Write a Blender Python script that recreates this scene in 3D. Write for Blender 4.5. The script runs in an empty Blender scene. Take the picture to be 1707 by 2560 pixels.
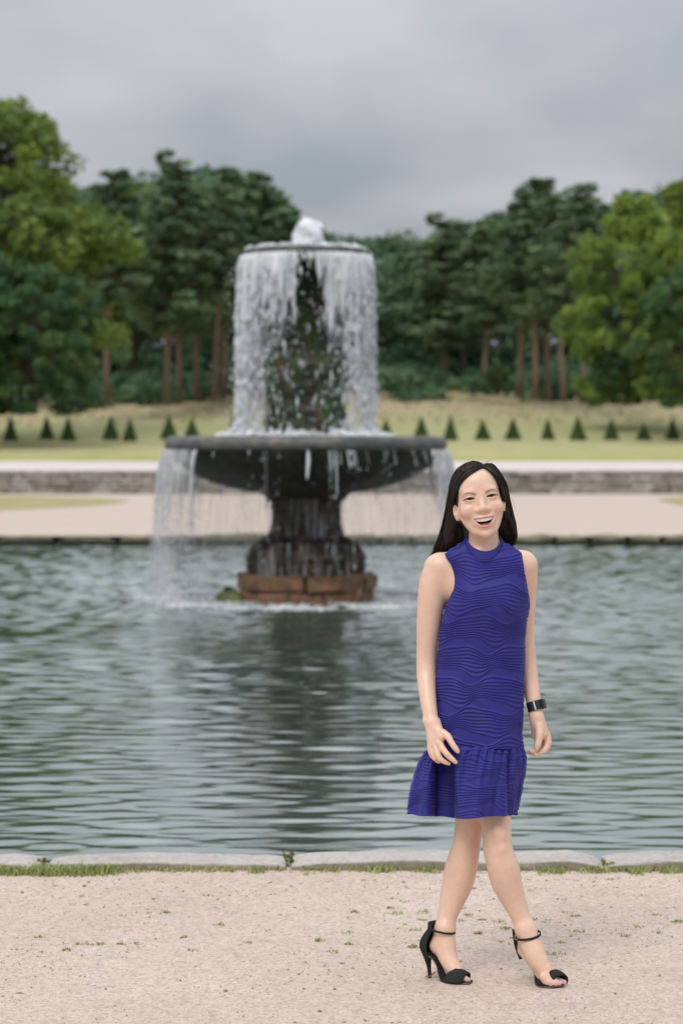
import bpy, bmesh, math, random
import numpy as np
from mathutils import Vector, Matrix, Euler

rng = np.random.default_rng(7)
random.seed(7)
scene = bpy.context.scene
COL = scene.collection
R = math.radians

# ------------------------------------------------------------------ camera
CAM_H = 1.68
FPX = 6000.0                     # focal length in photo pixels (photo 1707 x 2560)
CX, HY = 853.5, 1105.0           # principal column, horizon row
cam_d = bpy.data.cameras.new("camera")
cam = bpy.data.objects.new("camera", cam_d)
COL.objects.link(cam)
cam.location = (0, 0, CAM_H)
cam.rotation_euler = (R(90), 0, 0)
cam_d.sensor_fit = 'VERTICAL'
cam_d.sensor_height = 36.0
cam_d.lens = FPX / 2560 * 36.0
cam_d.shift_y = (HY - 1280) / 2560
cam_d.clip_start = 0.1
cam_d.clip_end = 6000
cam_d.dof.use_dof = True
cam_d.dof.focus_distance = 7.42
cam_d.dof.aperture_fstop = 3.6
scene.camera = cam

# ------------------------------------------------------------------ world: overcast sky, sun behind cloud
SUN_EL, SUN_AZ = R(52), R(205)   # azimuth clockwise from +Y: the sun is behind the photographer, to the left
world = bpy.data.worlds.new("World")
scene.world = world
world.use_nodes = True
wn, wl = world.node_tree.nodes, world.node_tree.links
wn.clear()


def N(nodes, kind, **kw):
    n = nodes.new(kind)
    for k, v in kw.items():
        if k.startswith('i_'):
            n.inputs[k[2:].replace('_', ' ')].default_value = v
        else:
            setattr(n, k, v)
    return n


w_out = N(wn, 'ShaderNodeOutputWorld')
w_bg = N(wn, 'ShaderNodeBackground')
w_bg.inputs['Strength'].default_value = 0.1
sky = N(wn, 'ShaderNodeTexSky', sky_type='NISHITA', sun_disc=False)
sky.sun_elevation = SUN_EL
sky.sun_rotation = SUN_AZ
sky.air_density = 1.0
sky.dust_density = 3.0
tc = N(wn, 'ShaderNodeTexCoord')
sep = N(wn, 'ShaderNodeSeparateXYZ')
wl.new(tc.outputs['Generated'], sep.inputs[0])
# cloud sheet: direction divided by its height, so that clouds flatten towards the horizon
zc = N(wn, 'ShaderNodeMath', operation='MAXIMUM'); zc.inputs[1].default_value = 0.0
wl.new(sep.outputs['Z'], zc.inputs[0])
za = N(wn, 'ShaderNodeMath', operation='ADD'); za.inputs[1].default_value = 0.10
wl.new(zc.outputs[0], za.inputs[0])
dv = N(wn, 'ShaderNodeVectorMath', operation='DIVIDE')
wl.new(tc.outputs['Generated'], dv.inputs[0])
cmb = N(wn, 'ShaderNodeCombineXYZ')
wl.new(za.outputs[0], cmb.inputs[0]); wl.new(za.outputs[0], cmb.inputs[1]); cmb.inputs[2].default_value = 1.0
wl.new(cmb.outputs[0], dv.inputs[1])
mp = N(wn, 'ShaderNodeMapping')
mp.inputs['Scale'].default_value = (1.7, 0.75, 1.0)
mp.inputs['Location'].default_value = (3.35, 1.9, 0)
wl.new(dv.outputs[0], mp.inputs[0])
cl = N(wn, 'ShaderNodeTexNoise')
cl.inputs['Scale'].default_value = 1.0
cl.inputs['Detail'].default_value = 4
cl.inputs['Roughness'].default_value = 0.42
cl.inputs['Distortion'].default_value = 0.25
wl.new(mp.outputs[0], cl.inputs['Vector'])
cr = N(wn, 'ShaderNodeValToRGB')
cr.color_ramp.elements[0].position = 0.36
cr.color_ramp.elements[0].color = (0.70, 0.775, 0.86, 1)
cr.color_ramp.elements[1].position = 0.63
cr.color_ramp.elements[1].color = (1.09, 1.10, 1.18, 1)
wl.new(cl.outputs['Fac'], cr.inputs[0])
# overcast sky of even cloud: three times as bright overhead as at the horizon
lum = N(wn, 'ShaderNodeMath', operation='MULTIPLY_ADD')
lum.inputs[1].default_value = 11.5
lum.inputs[2].default_value = 3.75
wl.new(zc.outputs[0], lum.inputs[0])
cloud = N(wn, 'ShaderNodeVectorMath', operation='SCALE')
wl.new(cr.outputs[0], cloud.inputs[0]); wl.new(lum.outputs[0], cloud.inputs['Scale'])
mixw = N(wn, 'ShaderNodeMix', data_type='RGBA')
mixw.inputs['Factor'].default_value = 0.95
wl.new(sky.outputs[0], mixw.inputs['A']); wl.new(cloud.outputs[0], mixw.inputs['B'])
wl.new(mixw.outputs['Result'], w_bg.inputs['Color'])
wl.new(w_bg.outputs[0], w_out.inputs['Surface'])

# ------------------------------------------------------------------ sun through the cloud
sun_d = bpy.data.lights.new("sun", 'SUN')
sun_d.energy = 1.5
sun_d.angle = R(24)
sun_d.color = (1.0, 0.955, 0.89)
sun = bpy.data.objects.new("sun", sun_d)
COL.objects.link(sun)
_sd = Vector((math.sin(SUN_AZ) * math.cos(SUN_EL), math.cos(SUN_AZ) * math.cos(SUN_EL), math.sin(SUN_EL)))
sun.rotation_euler = _sd.to_track_quat('Z', 'Y').to_euler()

scene.view_settings.view_transform = 'Standard'
scene.view_settings.look = 'None'
scene.view_settings.gamma = 1.0
scene.view_settings.exposure = 0.0
scene.view_settings.use_curve_mapping = False
scene.render.engine = 'CYCLES'
scene.cycles.use_denoising = True
scene.cycles.max_bounces = 8
scene.cycles.transparent_max_bounces = 24
scene.cycles.caustics_reflective = False
scene.cycles.caustics_refractive = False


# ------------------------------------------------------------------ helpers
def P(x, y, dy=0.0, base=7.5):
    """A point of the photo at distance base+dy from the camera, in world metres."""
    d = base + dy
    return np.array([(x - CX) / FPX * d, d, CAM_H - (y - HY) / FPX * d])


def tag(o, label=None, cat=None, group=None, kind=None):
    if label: o['label'] = label
    if cat: o['category'] = cat
    if group: o['group'] = group
    if kind: o['kind'] = kind
    return o


def empty(name, loc=(0, 0, 0), rot=(0, 0, 0)):
    o = bpy.data.objects.new(name, None)
    o.empty_display_size = 0.2
    o.location = loc
    o.rotation_euler = rot
    COL.objects.link(o)
    return o


def make_mesh(name, verts, faces, mats=None, smooth=True, colors=None, cname='tint', mat_idx=None):
    """faces: an (n,k) int array, or a list of such arrays / tuples."""
    verts = np.asarray(verts, dtype=np.float32).reshape(-1, 3)
    me = bpy.data.meshes.new(name)
    if isinstance(faces, np.ndarray):
        faces = [faces]
    groups = []
    if len(faces) and not isinstance(faces[0], np.ndarray):
        by = {}
        for f in faces:
            by.setdefault(len(f), []).append(f)
        groups = [np.array(v, dtype=np.int32) for v in by.values()]
    else:
        groups = [np.asarray(f, dtype=np.int32) for f in faces if len(f)]
    loops = np.concatenate([g.ravel() for g in groups])
    sizes = np.concatenate([np.full(len(g), g.shape[1], dtype=np.int32) for g in groups])
    starts = np.concatenate([[0], np.cumsum(sizes)[:-1]]).astype(np.int32)
    me.vertices.add(len(verts)); me.vertices.foreach_set('co', verts.ravel())
    me.loops.add(len(loops)); me.loops.foreach_set('vertex_index', loops.astype(np.int32))
    me.polygons.add(len(sizes))
    me.polygons.foreach_set('loop_start', starts)
    me.polygons.foreach_set('loop_total', sizes)
    me.polygons.foreach_set('use_smooth', np.full(len(sizes), bool(smooth)))
    if mats is not None:
        for m in (mats if isinstance(mats, (list, tuple)) else [mats]):
            me.materials.append(m)
    if mat_idx is not None:
        me.polygons.foreach_set('material_index', np.asarray(mat_idx, dtype=np.int32))
    if colors is not None:
        a = me.attributes.new(cname, 'FLOAT_COLOR', 'POINT')
        c = np.ones((len(verts), 4), dtype=np.float32)
        colors = np.asarray(colors, dtype=np.float32)
        if colors.ndim == 1:
            colors = np.repeat(colors[:, None], 3, 1)
        c[:, :3] = colors
        a.data.foreach_set('color', c.ravel())
    me.update(calc_edges=True)
    me.validate()
    return me


def obj(name, me, parent=None, loc=None):
    o = bpy.data.objects.new(name, me)
    COL.objects.link(o)
    if parent is not None:
        o.parent = parent
    if loc is not None:
        o.location = loc
    return o


class MB:
    """Collects simple shapes into one mesh."""
    def __init__(self):
        self.v, self.f, self.n, self.c = [], [], 0, []

    def add(self, v, f, col=None):
        v = np.asarray(v, dtype=float).reshape(-1, 3)
        self.v.append(v)
        self.f.extend([tuple(int(i) + self.n for i in q) for q in f])
        self.n += len(v)
        self.c.append(np.ones((len(v), 3)) if col is None else np.tile(np.asarray(col, float), (len(v), 1)))

    def box(self, c, s, bev=0.0, jit=0.0, rot=None, rn=None):
        hx, hy, hz = s[0] / 2, s[1] / 2, s[2] / 2
        pts, fs = chamfer_box(hx, hy, hz, bev)
        if jit and rn is not None:
            pts = pts + rn.normal(0, jit, pts.shape)
        if rot is not None:
            pts = pts @ np.array(Euler(rot).to_matrix()).T
        self.add(pts + np.asarray(c), fs)

    def tube(self, pts, rad, sides=8, cap=True, flat=None):
        v, f = tube_geo(pts, rad, sides, cap, flat)
        self.add(v, f)

    def build(self, name, mat, parent=None, smooth=True, loc=None, colors=False):
        me = make_mesh(name, np.concatenate(self.v), self.f, mat, smooth,
                       np.concatenate(self.c) if colors else None)
        return obj(name, me, parent, loc)


def chamfer_box(hx, hy, hz, b):
    if b <= 0:
        v = np.array([(x, y, z) for x in (-hx, hx) for y in (-hy, hy) for z in (-hz, hz)])
        return v, [(0, 1, 3, 2), (4, 6, 7, 5), (0, 4, 5, 1), (2, 3, 7, 6), (0, 2, 6, 4), (1, 5, 7, 3)]
    bm = bmesh.new()
    bmesh.ops.create_cube(bm, size=1.0)
    for v in bm.verts:
        v.co = (v.co.x * 2 * hx, v.co.y * 2 * hy, v.co.z * 2 * hz)
    bmesh.ops.bevel(bm, geom=list(bm.edges), offset=b, segments=1, affect='EDGES', profile=0.5)
    bm.verts.index_update()
    v = np.array([tuple(p.co) for p in bm.verts])
    f = [tuple(q.index for q in p.verts) for p in bm.faces]
    bm.free()
    return v, f


def tube_geo(pts, rad, sides=8, cap=True, flat=None, up=None):
    """Round (or flattened) tube along pts; flat = (a, b) multipliers of the radius across and along 'up'."""
    pts = np.asarray(pts, float)
    n = len(pts)
    rad = np.broadcast_to(np.asarray(rad, float), (n,))
    t = np.gradient(pts, axis=0)
    t /= np.linalg.norm(t, axis=1)[:, None] + 1e-12
    ref = np.array([0, 0, 1.0]) if up is None else np.asarray(up, float)
    if up is None and abs(t[0] @ ref) > 0.9:
        ref = np.array([0, 1.0, 0])
    a = np.cross(t, ref); a /= np.linalg.norm(a, axis=1)[:, None] + 1e-12
    b = np.cross(a, t)
    fa, fb = (1, 1) if flat is None else flat
    ang = np.arange(sides) / sides * 2 * np.pi
    ring = (np.cos(ang)[None, :, None] * a[:, None, :] * fa + np.sin(ang)[None, :, None] * b[:, None, :] * fb)
    v = (pts[:, None, :] + ring * rad[:, None, None]).reshape(-1, 3)
    f = []
    for i in range(n - 1):
        for k in range(sides):
            k2 = (k + 1) % sides
            f.append((i * sides + k, i * sides + k2, (i + 1) * sides + k2, (i + 1) * sides + k))
    if cap:
        f.append(tuple(range(sides))[::-1])
        f.append(tuple((n - 1) * sides + k for k in range(sides)))
    return v, f


def lathe(prof, seg=48, wob=None):
    """prof: list of (r, z)."""
    prof = np.asarray(prof, float)
    ang = np.arange(seg) / seg * 2 * np.pi
    v = np.zeros((len(prof), seg, 3))
    r = prof[:, 0][:, None] * np.ones(seg)
    if wob is not None:
        r = r * wob(ang[None, :], prof[:, 1][:, None])
    v[..., 0] = r * np.cos(ang); v[..., 1] = r * np.sin(ang); v[..., 2] = prof[:, 1][:, None]
    idx = np.arange(len(prof) * seg).reshape(len(prof), seg)
    a, b = idx[:-1], idx[1:]
    f = np.stack([a, np.roll(a, -1, 1), np.roll(b, -1, 1), b], -1).reshape(-1, 4)
    return v.reshape(-1, 3), f


def grid_faces(nu, nv, wrap=False):
    idx = np.arange(nu * nv).reshape(nu, nv)
    if wrap:
        a, b = idx[:-1], idx[1:]
        return np.stack([a, np.roll(a, -1, 1), np.roll(b, -1, 1), b], -1).reshape(-1, 4)
    return np.stack([idx[:-1, :-1], idx[:-1, 1:], idx[1:, 1:], idx[1:, :-1]], -1).reshape(-1, 4)


def catmull(pts, n):
    pts = np.asarray(pts, float)
    m = len(pts)
    t = np.linspace(0, m - 1, n)
    i = np.clip(np.floor(t).astype(int), 0, m - 2)
    u = (t - i)[:, None]
    p0, p1, p2, p3 = pts[np.maximum(i - 1, 0)], pts[i], pts[i + 1], pts[np.minimum(i + 2, m - 1)]
    return 0.5 * ((2 * p1) + (-p0 + p2) * u + (2 * p0 - 5 * p1 + 4 * p2 - p3) * u ** 2 + (-p0 + 3 * p1 - 3 * p2 + p3) * u ** 3)


# ------------------------------------------------------------------ materials
def new_mat(name):
    m = bpy.data.materials.new(name)
    m.use_nodes = True
    nt = m.node_tree
    b = nt.nodes['Principled BSDF']
    return m, nt.nodes, nt.links, b


def noise(nodes, links, scale, detail=4, rough=0.5, coord='Object', stretch=None, dist=0.0):
    t = nodes.new('ShaderNodeTexCoord')
    n = nodes.new('ShaderNodeTexNoise')
    n.inputs['Scale'].default_value = scale
    n.inputs['Detail'].default_value = detail
    n.inputs['Roughness'].default_value = rough
    n.inputs['Distortion'].default_value = dist
    if coord != 'World':
        src = t.outputs[coord]
    else:
        g = nodes.new('ShaderNodeNewGeometry'); src = g.outputs['Position']
    if stretch is not None:
        m = nodes.new('ShaderNodeMapping'); m.inputs['Scale'].default_value = stretch
        links.new(src, m.inputs[0]); src = m.outputs[0]
    links.new(src, n.inputs['Vector'])
    return n


def ramp(nodes, links, src, stops):
    r = nodes.new('ShaderNodeValToRGB')
    e = r.color_ramp.elements
    while len(e) < len(stops):
        e.new(0.5)
    for k, (p, c) in enumerate(stops):
        e[k].position = p
        e[k].color = (*c, 1) if len(c) == 3 else c
    links.new(src, r.inputs[0])
    return r


def mix(nodes, links, fac, a, b, mode='MIX'):
    m = nodes.new('ShaderNodeMix')
    m.data_type = 'RGBA'
    m.blend_type = mode
    for sock, v in (('Factor', fac), ('A', a), ('B', b)):
        if hasattr(v, 'is_linked') or hasattr(v, 'links'):
            links.new(v, m.inputs[sock])
        elif isinstance(v, (int, float)):
            m.inputs[sock].default_value = v
        else:
            m.inputs[sock].default_value = (*v, 1)
    return m.outputs['Result']


def bump(nodes, links, b, src, strength=0.3, distance=0.01):
    bp = nodes.new('ShaderNodeBump')
    bp.inputs['Strength'].default_value = strength
    bp.inputs['Distance'].default_value = distance
    links.new(src, bp.inputs['Height'])
    links.new(bp.outputs[0], b.inputs['Normal'])
    return bp


def simple_mat(name, color, rough=0.6, var=0.15, scale=20.0, bmp=0.0, bdist=0.003, metal=0.0, spec=0.5, coord='Object', attr=None):
    m, nd, ln, b = new_mat(name)
    b.inputs['Roughness'].default_value = rough
    b.inputs['Metallic'].default_value = metal
    b.inputs['Specular IOR Level'].default_value = spec
    nz = noise(nd, ln, scale, 5, 0.55, coord)
    lo = tuple(c * (1 - var) for c in color); hi = tuple(min(1, c * (1 + var)) for c in color)
    rp = ramp(nd, ln, nz.outputs['Fac'], [(0.3, lo), (0.7, hi)])
    out = rp.outputs[0]
    if attr:
        at = nd.new('ShaderNodeAttribute'); at.attribute_name = attr
        out = mix(nd, ln, 1.0, out, at.outputs['Color'], 'MULTIPLY')
    ln.new(out, b.inputs['Base Color'])
    if bmp:
        bump(nd, ln, b, nz.outputs['Fac'], bmp, bdist)
    return m
# ================================================================== THE SETTING
WATER_Z = -0.16
KERB_Y0, KERB_Y1 = 9.335, 9.575      # near kerb, front and back
BANK_Y = 42.9                        # far edge of the pond
WALL_Y = 77.5                        # retaining wall
PATH_Y1 = 100.0


def sheet(name, mat, xs, ys, zf, kind='structure'):
    X, Y = np.meshgrid(xs, ys)
    Z = zf(X, Y)
    v = np.stack([X, Y, Z], -1).reshape(-1, 3)
    o = obj(name, make_mesh(name, v, grid_faces(len(ys), len(xs)), mat))
    o['kind'] = kind
    return o


# ---- gravel
def gravel_mat(name, c1, c2, c3, fine=True):
    m, nd, ln, b = new_mat(name)
    b.inputs['Roughness'].default_value = 0.92
    b.inputs['Specular IOR Level'].default_value = 0.2
    big = noise(nd, ln, 0.9, 5, 0.6, 'World')
    base = ramp(nd, ln, big.outputs['Fac'], [(0.32, c1), (0.68, c2)])
    mid = noise(nd, ln, 9.0, 4, 0.6, 'World')
    out = mix(nd, ln, 0.35, base.outputs[0], ramp(nd, ln, mid.outputs['Fac'], [(0.3, c3), (0.72, c2)]).outputs[0])
    if fine:
        vor = nd.new('ShaderNodeTexVoronoi'); vor.feature = 'F1'
        g = nd.new('ShaderNodeNewGeometry')
        vor.inputs['Scale'].default_value = 170.0
        ln.new(g.outputs['Position'], vor.inputs['Vector'])
        grain = ramp(nd, ln, vor.outputs['Color'], [(0.0, (0.70, 0.68, 0.65)), (0.4, (0.96, 0.96, 0.96)), (0.8, (1.04, 1.035, 1.03)), (1.0, (1.28, 1.28, 1.26))])
        out = mix(nd, ln, 1.0, out, grain.outputs[0], 'MULTIPLY')
        vor2 = nd.new('ShaderNodeTexVoronoi'); vor2.inputs['Scale'].default_value = 75.0
        ln.new(g.outputs['Position'], vor2.inputs['Vector'])
        grain2 = ramp(nd, ln, vor2.outputs['Color'], [(0.0, (0.78, 0.76, 0.73)), (0.4, (1, 1, 1)), (1.0, (1.16, 1.15, 1.13))])
        out = mix(nd, ln, 1.0, out, grain2.outputs[0], 'MULTIPLY')
        h = nd.new('ShaderNodeMath'); h.operation = 'MULTIPLY_ADD'
        ln.new(vor.outputs['Distance'], h.inputs[0]); h.inputs[1].default_value = -0.5
        nz = noise(nd, ln, 60, 5, 0.65, 'World')
        ln.new(nz.outputs['Fac'], h.inputs[2])
        bump(nd, ln, b, h.outputs[0], 0.6, 0.006)
    ln.new(out, b.inputs['Base Color'])
    return m


M_gravel = gravel_mat('gravel', (0.530, 0.425, 0.352), (0.630, 0.515, 0.442), (0.490, 0.388, 0.318))
M_sand = gravel_mat('pale_sand', (0.52, 0.42, 0.35), (0.58, 0.475, 0.405), (0.47, 0.385, 0.31), fine=False)
M_path = gravel_mat('terrace_gravel', (0.62, 0.54, 0.51), (0.66, 0.58, 0.55), (0.58, 0.50, 0.47), fine=False)

_gr = np.random.default_rng(3)


def vnoise(X, Y, scale, seed, octaves=3):
    """Smooth value noise built from sines with random directions."""
    r = np.random.default_rng(seed)
    out = np.zeros_like(X, dtype=float)
    amp, tot = 1.0, 0.0
    for o in range(octaves):
        for k in range(6):
            a = r.uniform(0, 2 * np.pi); ph = r.uniform(0, 2 * np.pi)
            fr = scale * 2 ** o * r.uniform(0.7, 1.4)
            out += amp * np.sin((X * np.cos(a) + Y * np.sin(a)) * fr * 2 * np.pi + ph) / 6
        tot += amp * 0.45
        amp *= 0.5
    return out / tot


gx = np.concatenate([np.linspace(-40, -3, 20)[:-1], np.linspace(-3, 3, 150), np.linspace(3, 40, 20)[1:]])
gy = np.concatenate([np.linspace(-25, 6, 24)[:-1], np.linspace(6, KERB_Y0 + 0.1, 120)])


def ground_z(x, y):
    t = np.clip((np.asarray(y, float) - 8.75) / 0.58, 0, 1)
    return 0.013 * t * t * (3 - 2 * t)


sheet('gravel_ground', M_gravel, gx, gy, lambda X, Y: ground_z(X, Y) + 0.003 * vnoise(X, Y, 0.9, 5) * (Y > 6) * np.clip((np.abs(X) < 3), 0, 1))

# ---- far bank, terrace path, lawn, base terrain
fx = np.linspace(-140, 140, 57)
sheet('sand_bank', M_sand, fx, np.linspace(BANK_Y + 0.02, WALL_Y + 0.3, 16), lambda X, Y: 0 * X)
sheet('terrace_path', M_path, fx, np.linspace(WALL_Y + 0.05, PATH_Y1 + 0.3, 10), lambda X, Y: 0.74 + (Y - WALL_Y) / (PATH_Y1 - WALL_Y) * 0.14)


def lawn_z(X, Y):
    t = np.clip(Y - PATH_Y1, 0, None)
    z = 0.884 + 0.9 * np.clip(t / 20, 0, 1) + np.clip((t - 20) / 30, 0, 1.6) * 2.1
    z = z + np.where(t > 45, 0.12 * np.sin(X * 0.09 + 1.0) * np.clip((t - 20) / 30, 0, 1), 0)
    z = z + np.where(X < -8, -0.35 * np.clip((-X - 8) / 10, 0, 1) * np.clip((t - 15) / 25, 0, 1), 0)
    return z + 0.02 * np.sin(X * 0.31) * np.sin(Y * 0.23)


m, nd, ln, b = new_mat('dry_lawn'); M_lawn = m
b.inputs['Roughness'].default_value = 0.95; b.inputs['Specular IOR Level'].default_value = 0.1
g = nd.new('ShaderNodeNewGeometry'); sp = nd.new('ShaderNodeSeparateXYZ'); ln.new(g.outputs['Position'], sp.inputs[0])
mr = nd.new('ShaderNodeMapRange'); mr.inputs['From Min'].default_value = 100; mr.inputs['From Max'].default_value = 160
ln.new(sp.outputs['Y'], mr.inputs['Value'])
wob = noise(nd, ln, 0.16, 4, 0.6, 'World')
ad = nd.new('ShaderNodeMath'); ad.operation = 'MULTIPLY_ADD'; ln.new(wob.outputs['Fac'], ad.inputs[0]); ad.inputs[1].default_value = 0.22
sb = nd.new('ShaderNodeMath'); sb.operation = 'ADD'; sb.inputs[1].default_value = -0.11; ln.new(mr.outputs[0], sb.inputs[0]); ln.new(sb.outputs[0], ad.inputs[2])
band = ramp(nd, ln, ad.outputs[0], [(0.0, (0.36, 0.36, 0.13)), (0.12, (0.42, 0.38, 0.19)), (0.30, (0.40, 0.365, 0.20)), (0.50, (0.345, 0.34, 0.165)), (0.68, (0.40, 0.345, 0.205)), (0.85, (0.43, 0.345, 0.22)), (1.0, (0.36, 0.295, 0.175))])
pat = noise(nd, ln, 0.6, 5, 0.65, 'World', stretch=(1, 0.35, 1))
c1 = ramp(nd, ln, pat.outputs['Fac'], [(0.3, (0.80, 0.92, 0.72)), (0.55, (1, 1, 1)), (0.75, (1.12, 1.05, 1.0))])
ln.new(mix(nd, ln, 1.0, band.outputs[0], c1.outputs[0], 'MULTIPLY'), b.inputs['Base Color'])
sheet('lawn', M_lawn, np.linspace(-140, 140, 120), np.linspace(PATH_Y1, 420, 160), lawn_z)
M_earth = simple_mat('earth', (0.10, 0.085, 0.06), 0.95, 0.2, 0.3, coord='Object')
sheet('terrain', M_earth, np.linspace(-2500, 2500, 5), np.linspace(-2500, 2500, 5), lambda X, Y: 0 * X - 1.6)

# grass growing on the sandy far bank
m, nd, ln, b = new_mat('thin_grass'); M_thin = m
b.inputs['Roughness'].default_value = 0.95
pat = noise(nd, ln, 0.8, 5, 0.65, 'World')
ln.new(ramp(nd, ln, pat.outputs['Fac'], [(0.3, (0.27, 0.25, 0.10)), (0.7, (0.42, 0.35, 0.17))]).outputs[0], b.inputs['Base Color'])


def patch(name, cx, cy, rx, ry, seed, z):
    r = np.random.default_rng(seed)
    ph = r.uniform(0, 6.28, 5)
    ang = np.linspace(0, 2 * np.pi, 72, endpoint=False)
    rad = 1 + sum(0.10 / (k + 1) * np.sin((k + 2) * ang + ph[k]) for k in range(5))
    rings = [np.stack([cx + rx * s * rad * np.cos(ang), cy + ry * s * rad * np.sin(ang), np.full(72, z) + 0.03 * (1 - s)], -1) for s in (0.05, 0.5, 0.8, 1.0)]
    o = obj(name, make_mesh(name, np.concatenate(rings), grid_faces(4, 72, True), M_thin))
    o['kind'] = 'structure'
    return o


patch('grass_verge', -11.5, 65.5, 5.6, 8.2, 4, 0.006)
patch('grass_verge', 12.4, 66.5, 3.9, 8.0, 9, 0.006)

# ---- pond
m, nd, ln, b = new_mat('pond_water'); M_water = m
b.inputs['Base Color'].default_value = (0.055, 0.084, 0.060, 1)      # murky body of the pond
b.inputs['Roughness'].default_value = 0.6
b.inputs['Specular IOR Level'].default_value = 0.0
gl = nd.new('ShaderNodeBsdfGlossy'); gl.inputs['Roughness'].default_value = 0.095; gl.inputs['Color'].default_value = (0.935, 0.985, 0.95, 1)
lw = nd.new('ShaderNodeLayerWeight'); lw.inputs['Blend'].default_value = 0.5
pw = nd.new('ShaderNodeMath'); pw.operation = 'POWER'; pw.inputs[1].default_value = 4.0; ln.new(lw.outputs['Facing'], pw.inputs[0])
fm = nd.new('ShaderNodeMath'); fm.operation = 'MULTIPLY_ADD'; fm.inputs[1].default_value = 0.56; fm.inputs[2].default_value = 0.44; fm.use_clamp = True
ln.new(pw.outputs[0], fm.inputs[0])
msw = nd.new('ShaderNodeMixShader'); ln.new(fm.outputs[0], msw.inputs[0]); ln.new(b.outputs[0], msw.inputs[1]); ln.new(gl.outputs[0], msw.inputs[2])
ln.new(msw.outputs[0], nd['Material Output'].inputs['Surface'])
n1 = noise(nd, ln, 7.0, 3, 0.5, 'World', stretch=(0.6, 1.3, 1.0))
bpw = bump(nd, ln, b, n1.outputs['Fac'], 0.06, 0.03)
ln.new(bpw.outputs[0], gl.inputs['Normal'])

FOUNT_X, FOUNT_Y = -0.413, 28.0
wx = np.concatenate([np.linspace(-60, -9, 60)[:-1], np.linspace(-9, 9, 330), np.linspace(9, 60, 60)[1:]])
wy = KERB_Y1 + 0.0 + np.concatenate([np.linspace(-0.1, 12, 460)[:-1], np.linspace(12, BANK_Y - KERB_Y1 + 0.04, 560)])
_wr = np.random.default_rng(21)


def waves(X, Y):
    Z = np.zeros_like(X)
    for k in range(70):
        lam = 0.085 * (5.2 ** _wr.uniform(0, 1))
        a = R(90) + _wr.normal(0, 0.36)
        kx, ky = 2 * np.pi / lam * np.cos(a), 2 * np.pi / lam * np.sin(a)
        amp = 0.00125 * lam ** 0.75
        ph = _wr.uniform(0, 2 * np.pi)
        Z += amp * np.sin(kx * X + ky * Y + ph + 0.6 * np.sin(X * 0.35 + ph) + 0.5 * np.sin(Y * 0.21 + 2 * ph))
    gust = (0.72 + 0.18 * vnoise(X, Y, 0.05, 12, 2)) * (1 + 0.9 * np.clip((Y - 13) / 14, 0, 1))
    rr = np.hypot(X - FOUNT_X, Y - FOUNT_Y)
    Z *= gust * 1.0
    Z += 0.008 * np.exp(-((rr - 1.8) / 1.6) ** 2) * np.sin(rr * 2 * np.pi / 0.30)
    Z += 0.004 * np.exp(-((rr - 4.0) / 3.0) ** 2) * np.sin(rr * 2 * np.pi / 0.42)
    return WATER_Z + Z * 1.15


sheet('pond_water', M_water, wx, wy, waves)

# ---- kerb along the near edge of the pond
M_mortar = simple_mat('mortar', (0.22, 0.19, 0.15), 0.95, 0.25, 14, 0.5, 0.01)
m, nd, ln, b = new_mat('kerb_limestone'); M_kerb = m
b.inputs['Roughness'].default_value = 0.9
n1 = noise(nd, ln, 3.0, 6, 0.65, 'World'); n2 = noise(nd, ln, 45.0, 4, 0.7, 'World')
c0 = ramp(nd, ln, n1.outputs['Fac'], [(0.25, (0.36, 0.325, 0.285)), (0.5, (0.48, 0.44, 0.405)), (0.75, (0.54, 0.50, 0.465))])
c1 = ramp(nd, ln, n2.outputs['Fac'], [(0.25, (0.66, 0.64, 0.6)), (0.55, (1, 1, 1)), (0.8, (1.1, 1.1, 1.1))])
# upright faces of the stones darker and browner than their tops
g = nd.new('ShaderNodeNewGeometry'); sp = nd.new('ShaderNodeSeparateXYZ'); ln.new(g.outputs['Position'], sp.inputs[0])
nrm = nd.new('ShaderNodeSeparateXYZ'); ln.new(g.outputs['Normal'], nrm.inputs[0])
side_tone = ramp(nd, ln, nrm.outputs['Z'], [(0.2, (0.55, 0.52, 0.42)), (0.75, (1, 1, 1))])
out = mix(nd, ln, 1.0, mix(nd, ln, 1.0, c0.outputs[0], c1.outputs[0], 'MULTIPLY'), side_tone.outputs[0], 'MULTIPLY')
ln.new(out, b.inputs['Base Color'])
bump(nd, ln, b, n2.outputs['Fac'], 0.5, 0.006)

mb = MB()
mb.box((0, (KERB_Y0 + KERB_Y1) / 2 + 0.01, -0.42), (80, KERB_Y1 - KERB_Y0 - 0.08, 0.84), 0)
kerb = mb.build('pond_kerb', M_mortar, smooth=False)
kerb['kind'] = 'structure'
_kr = np.random.default_rng(5)


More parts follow.
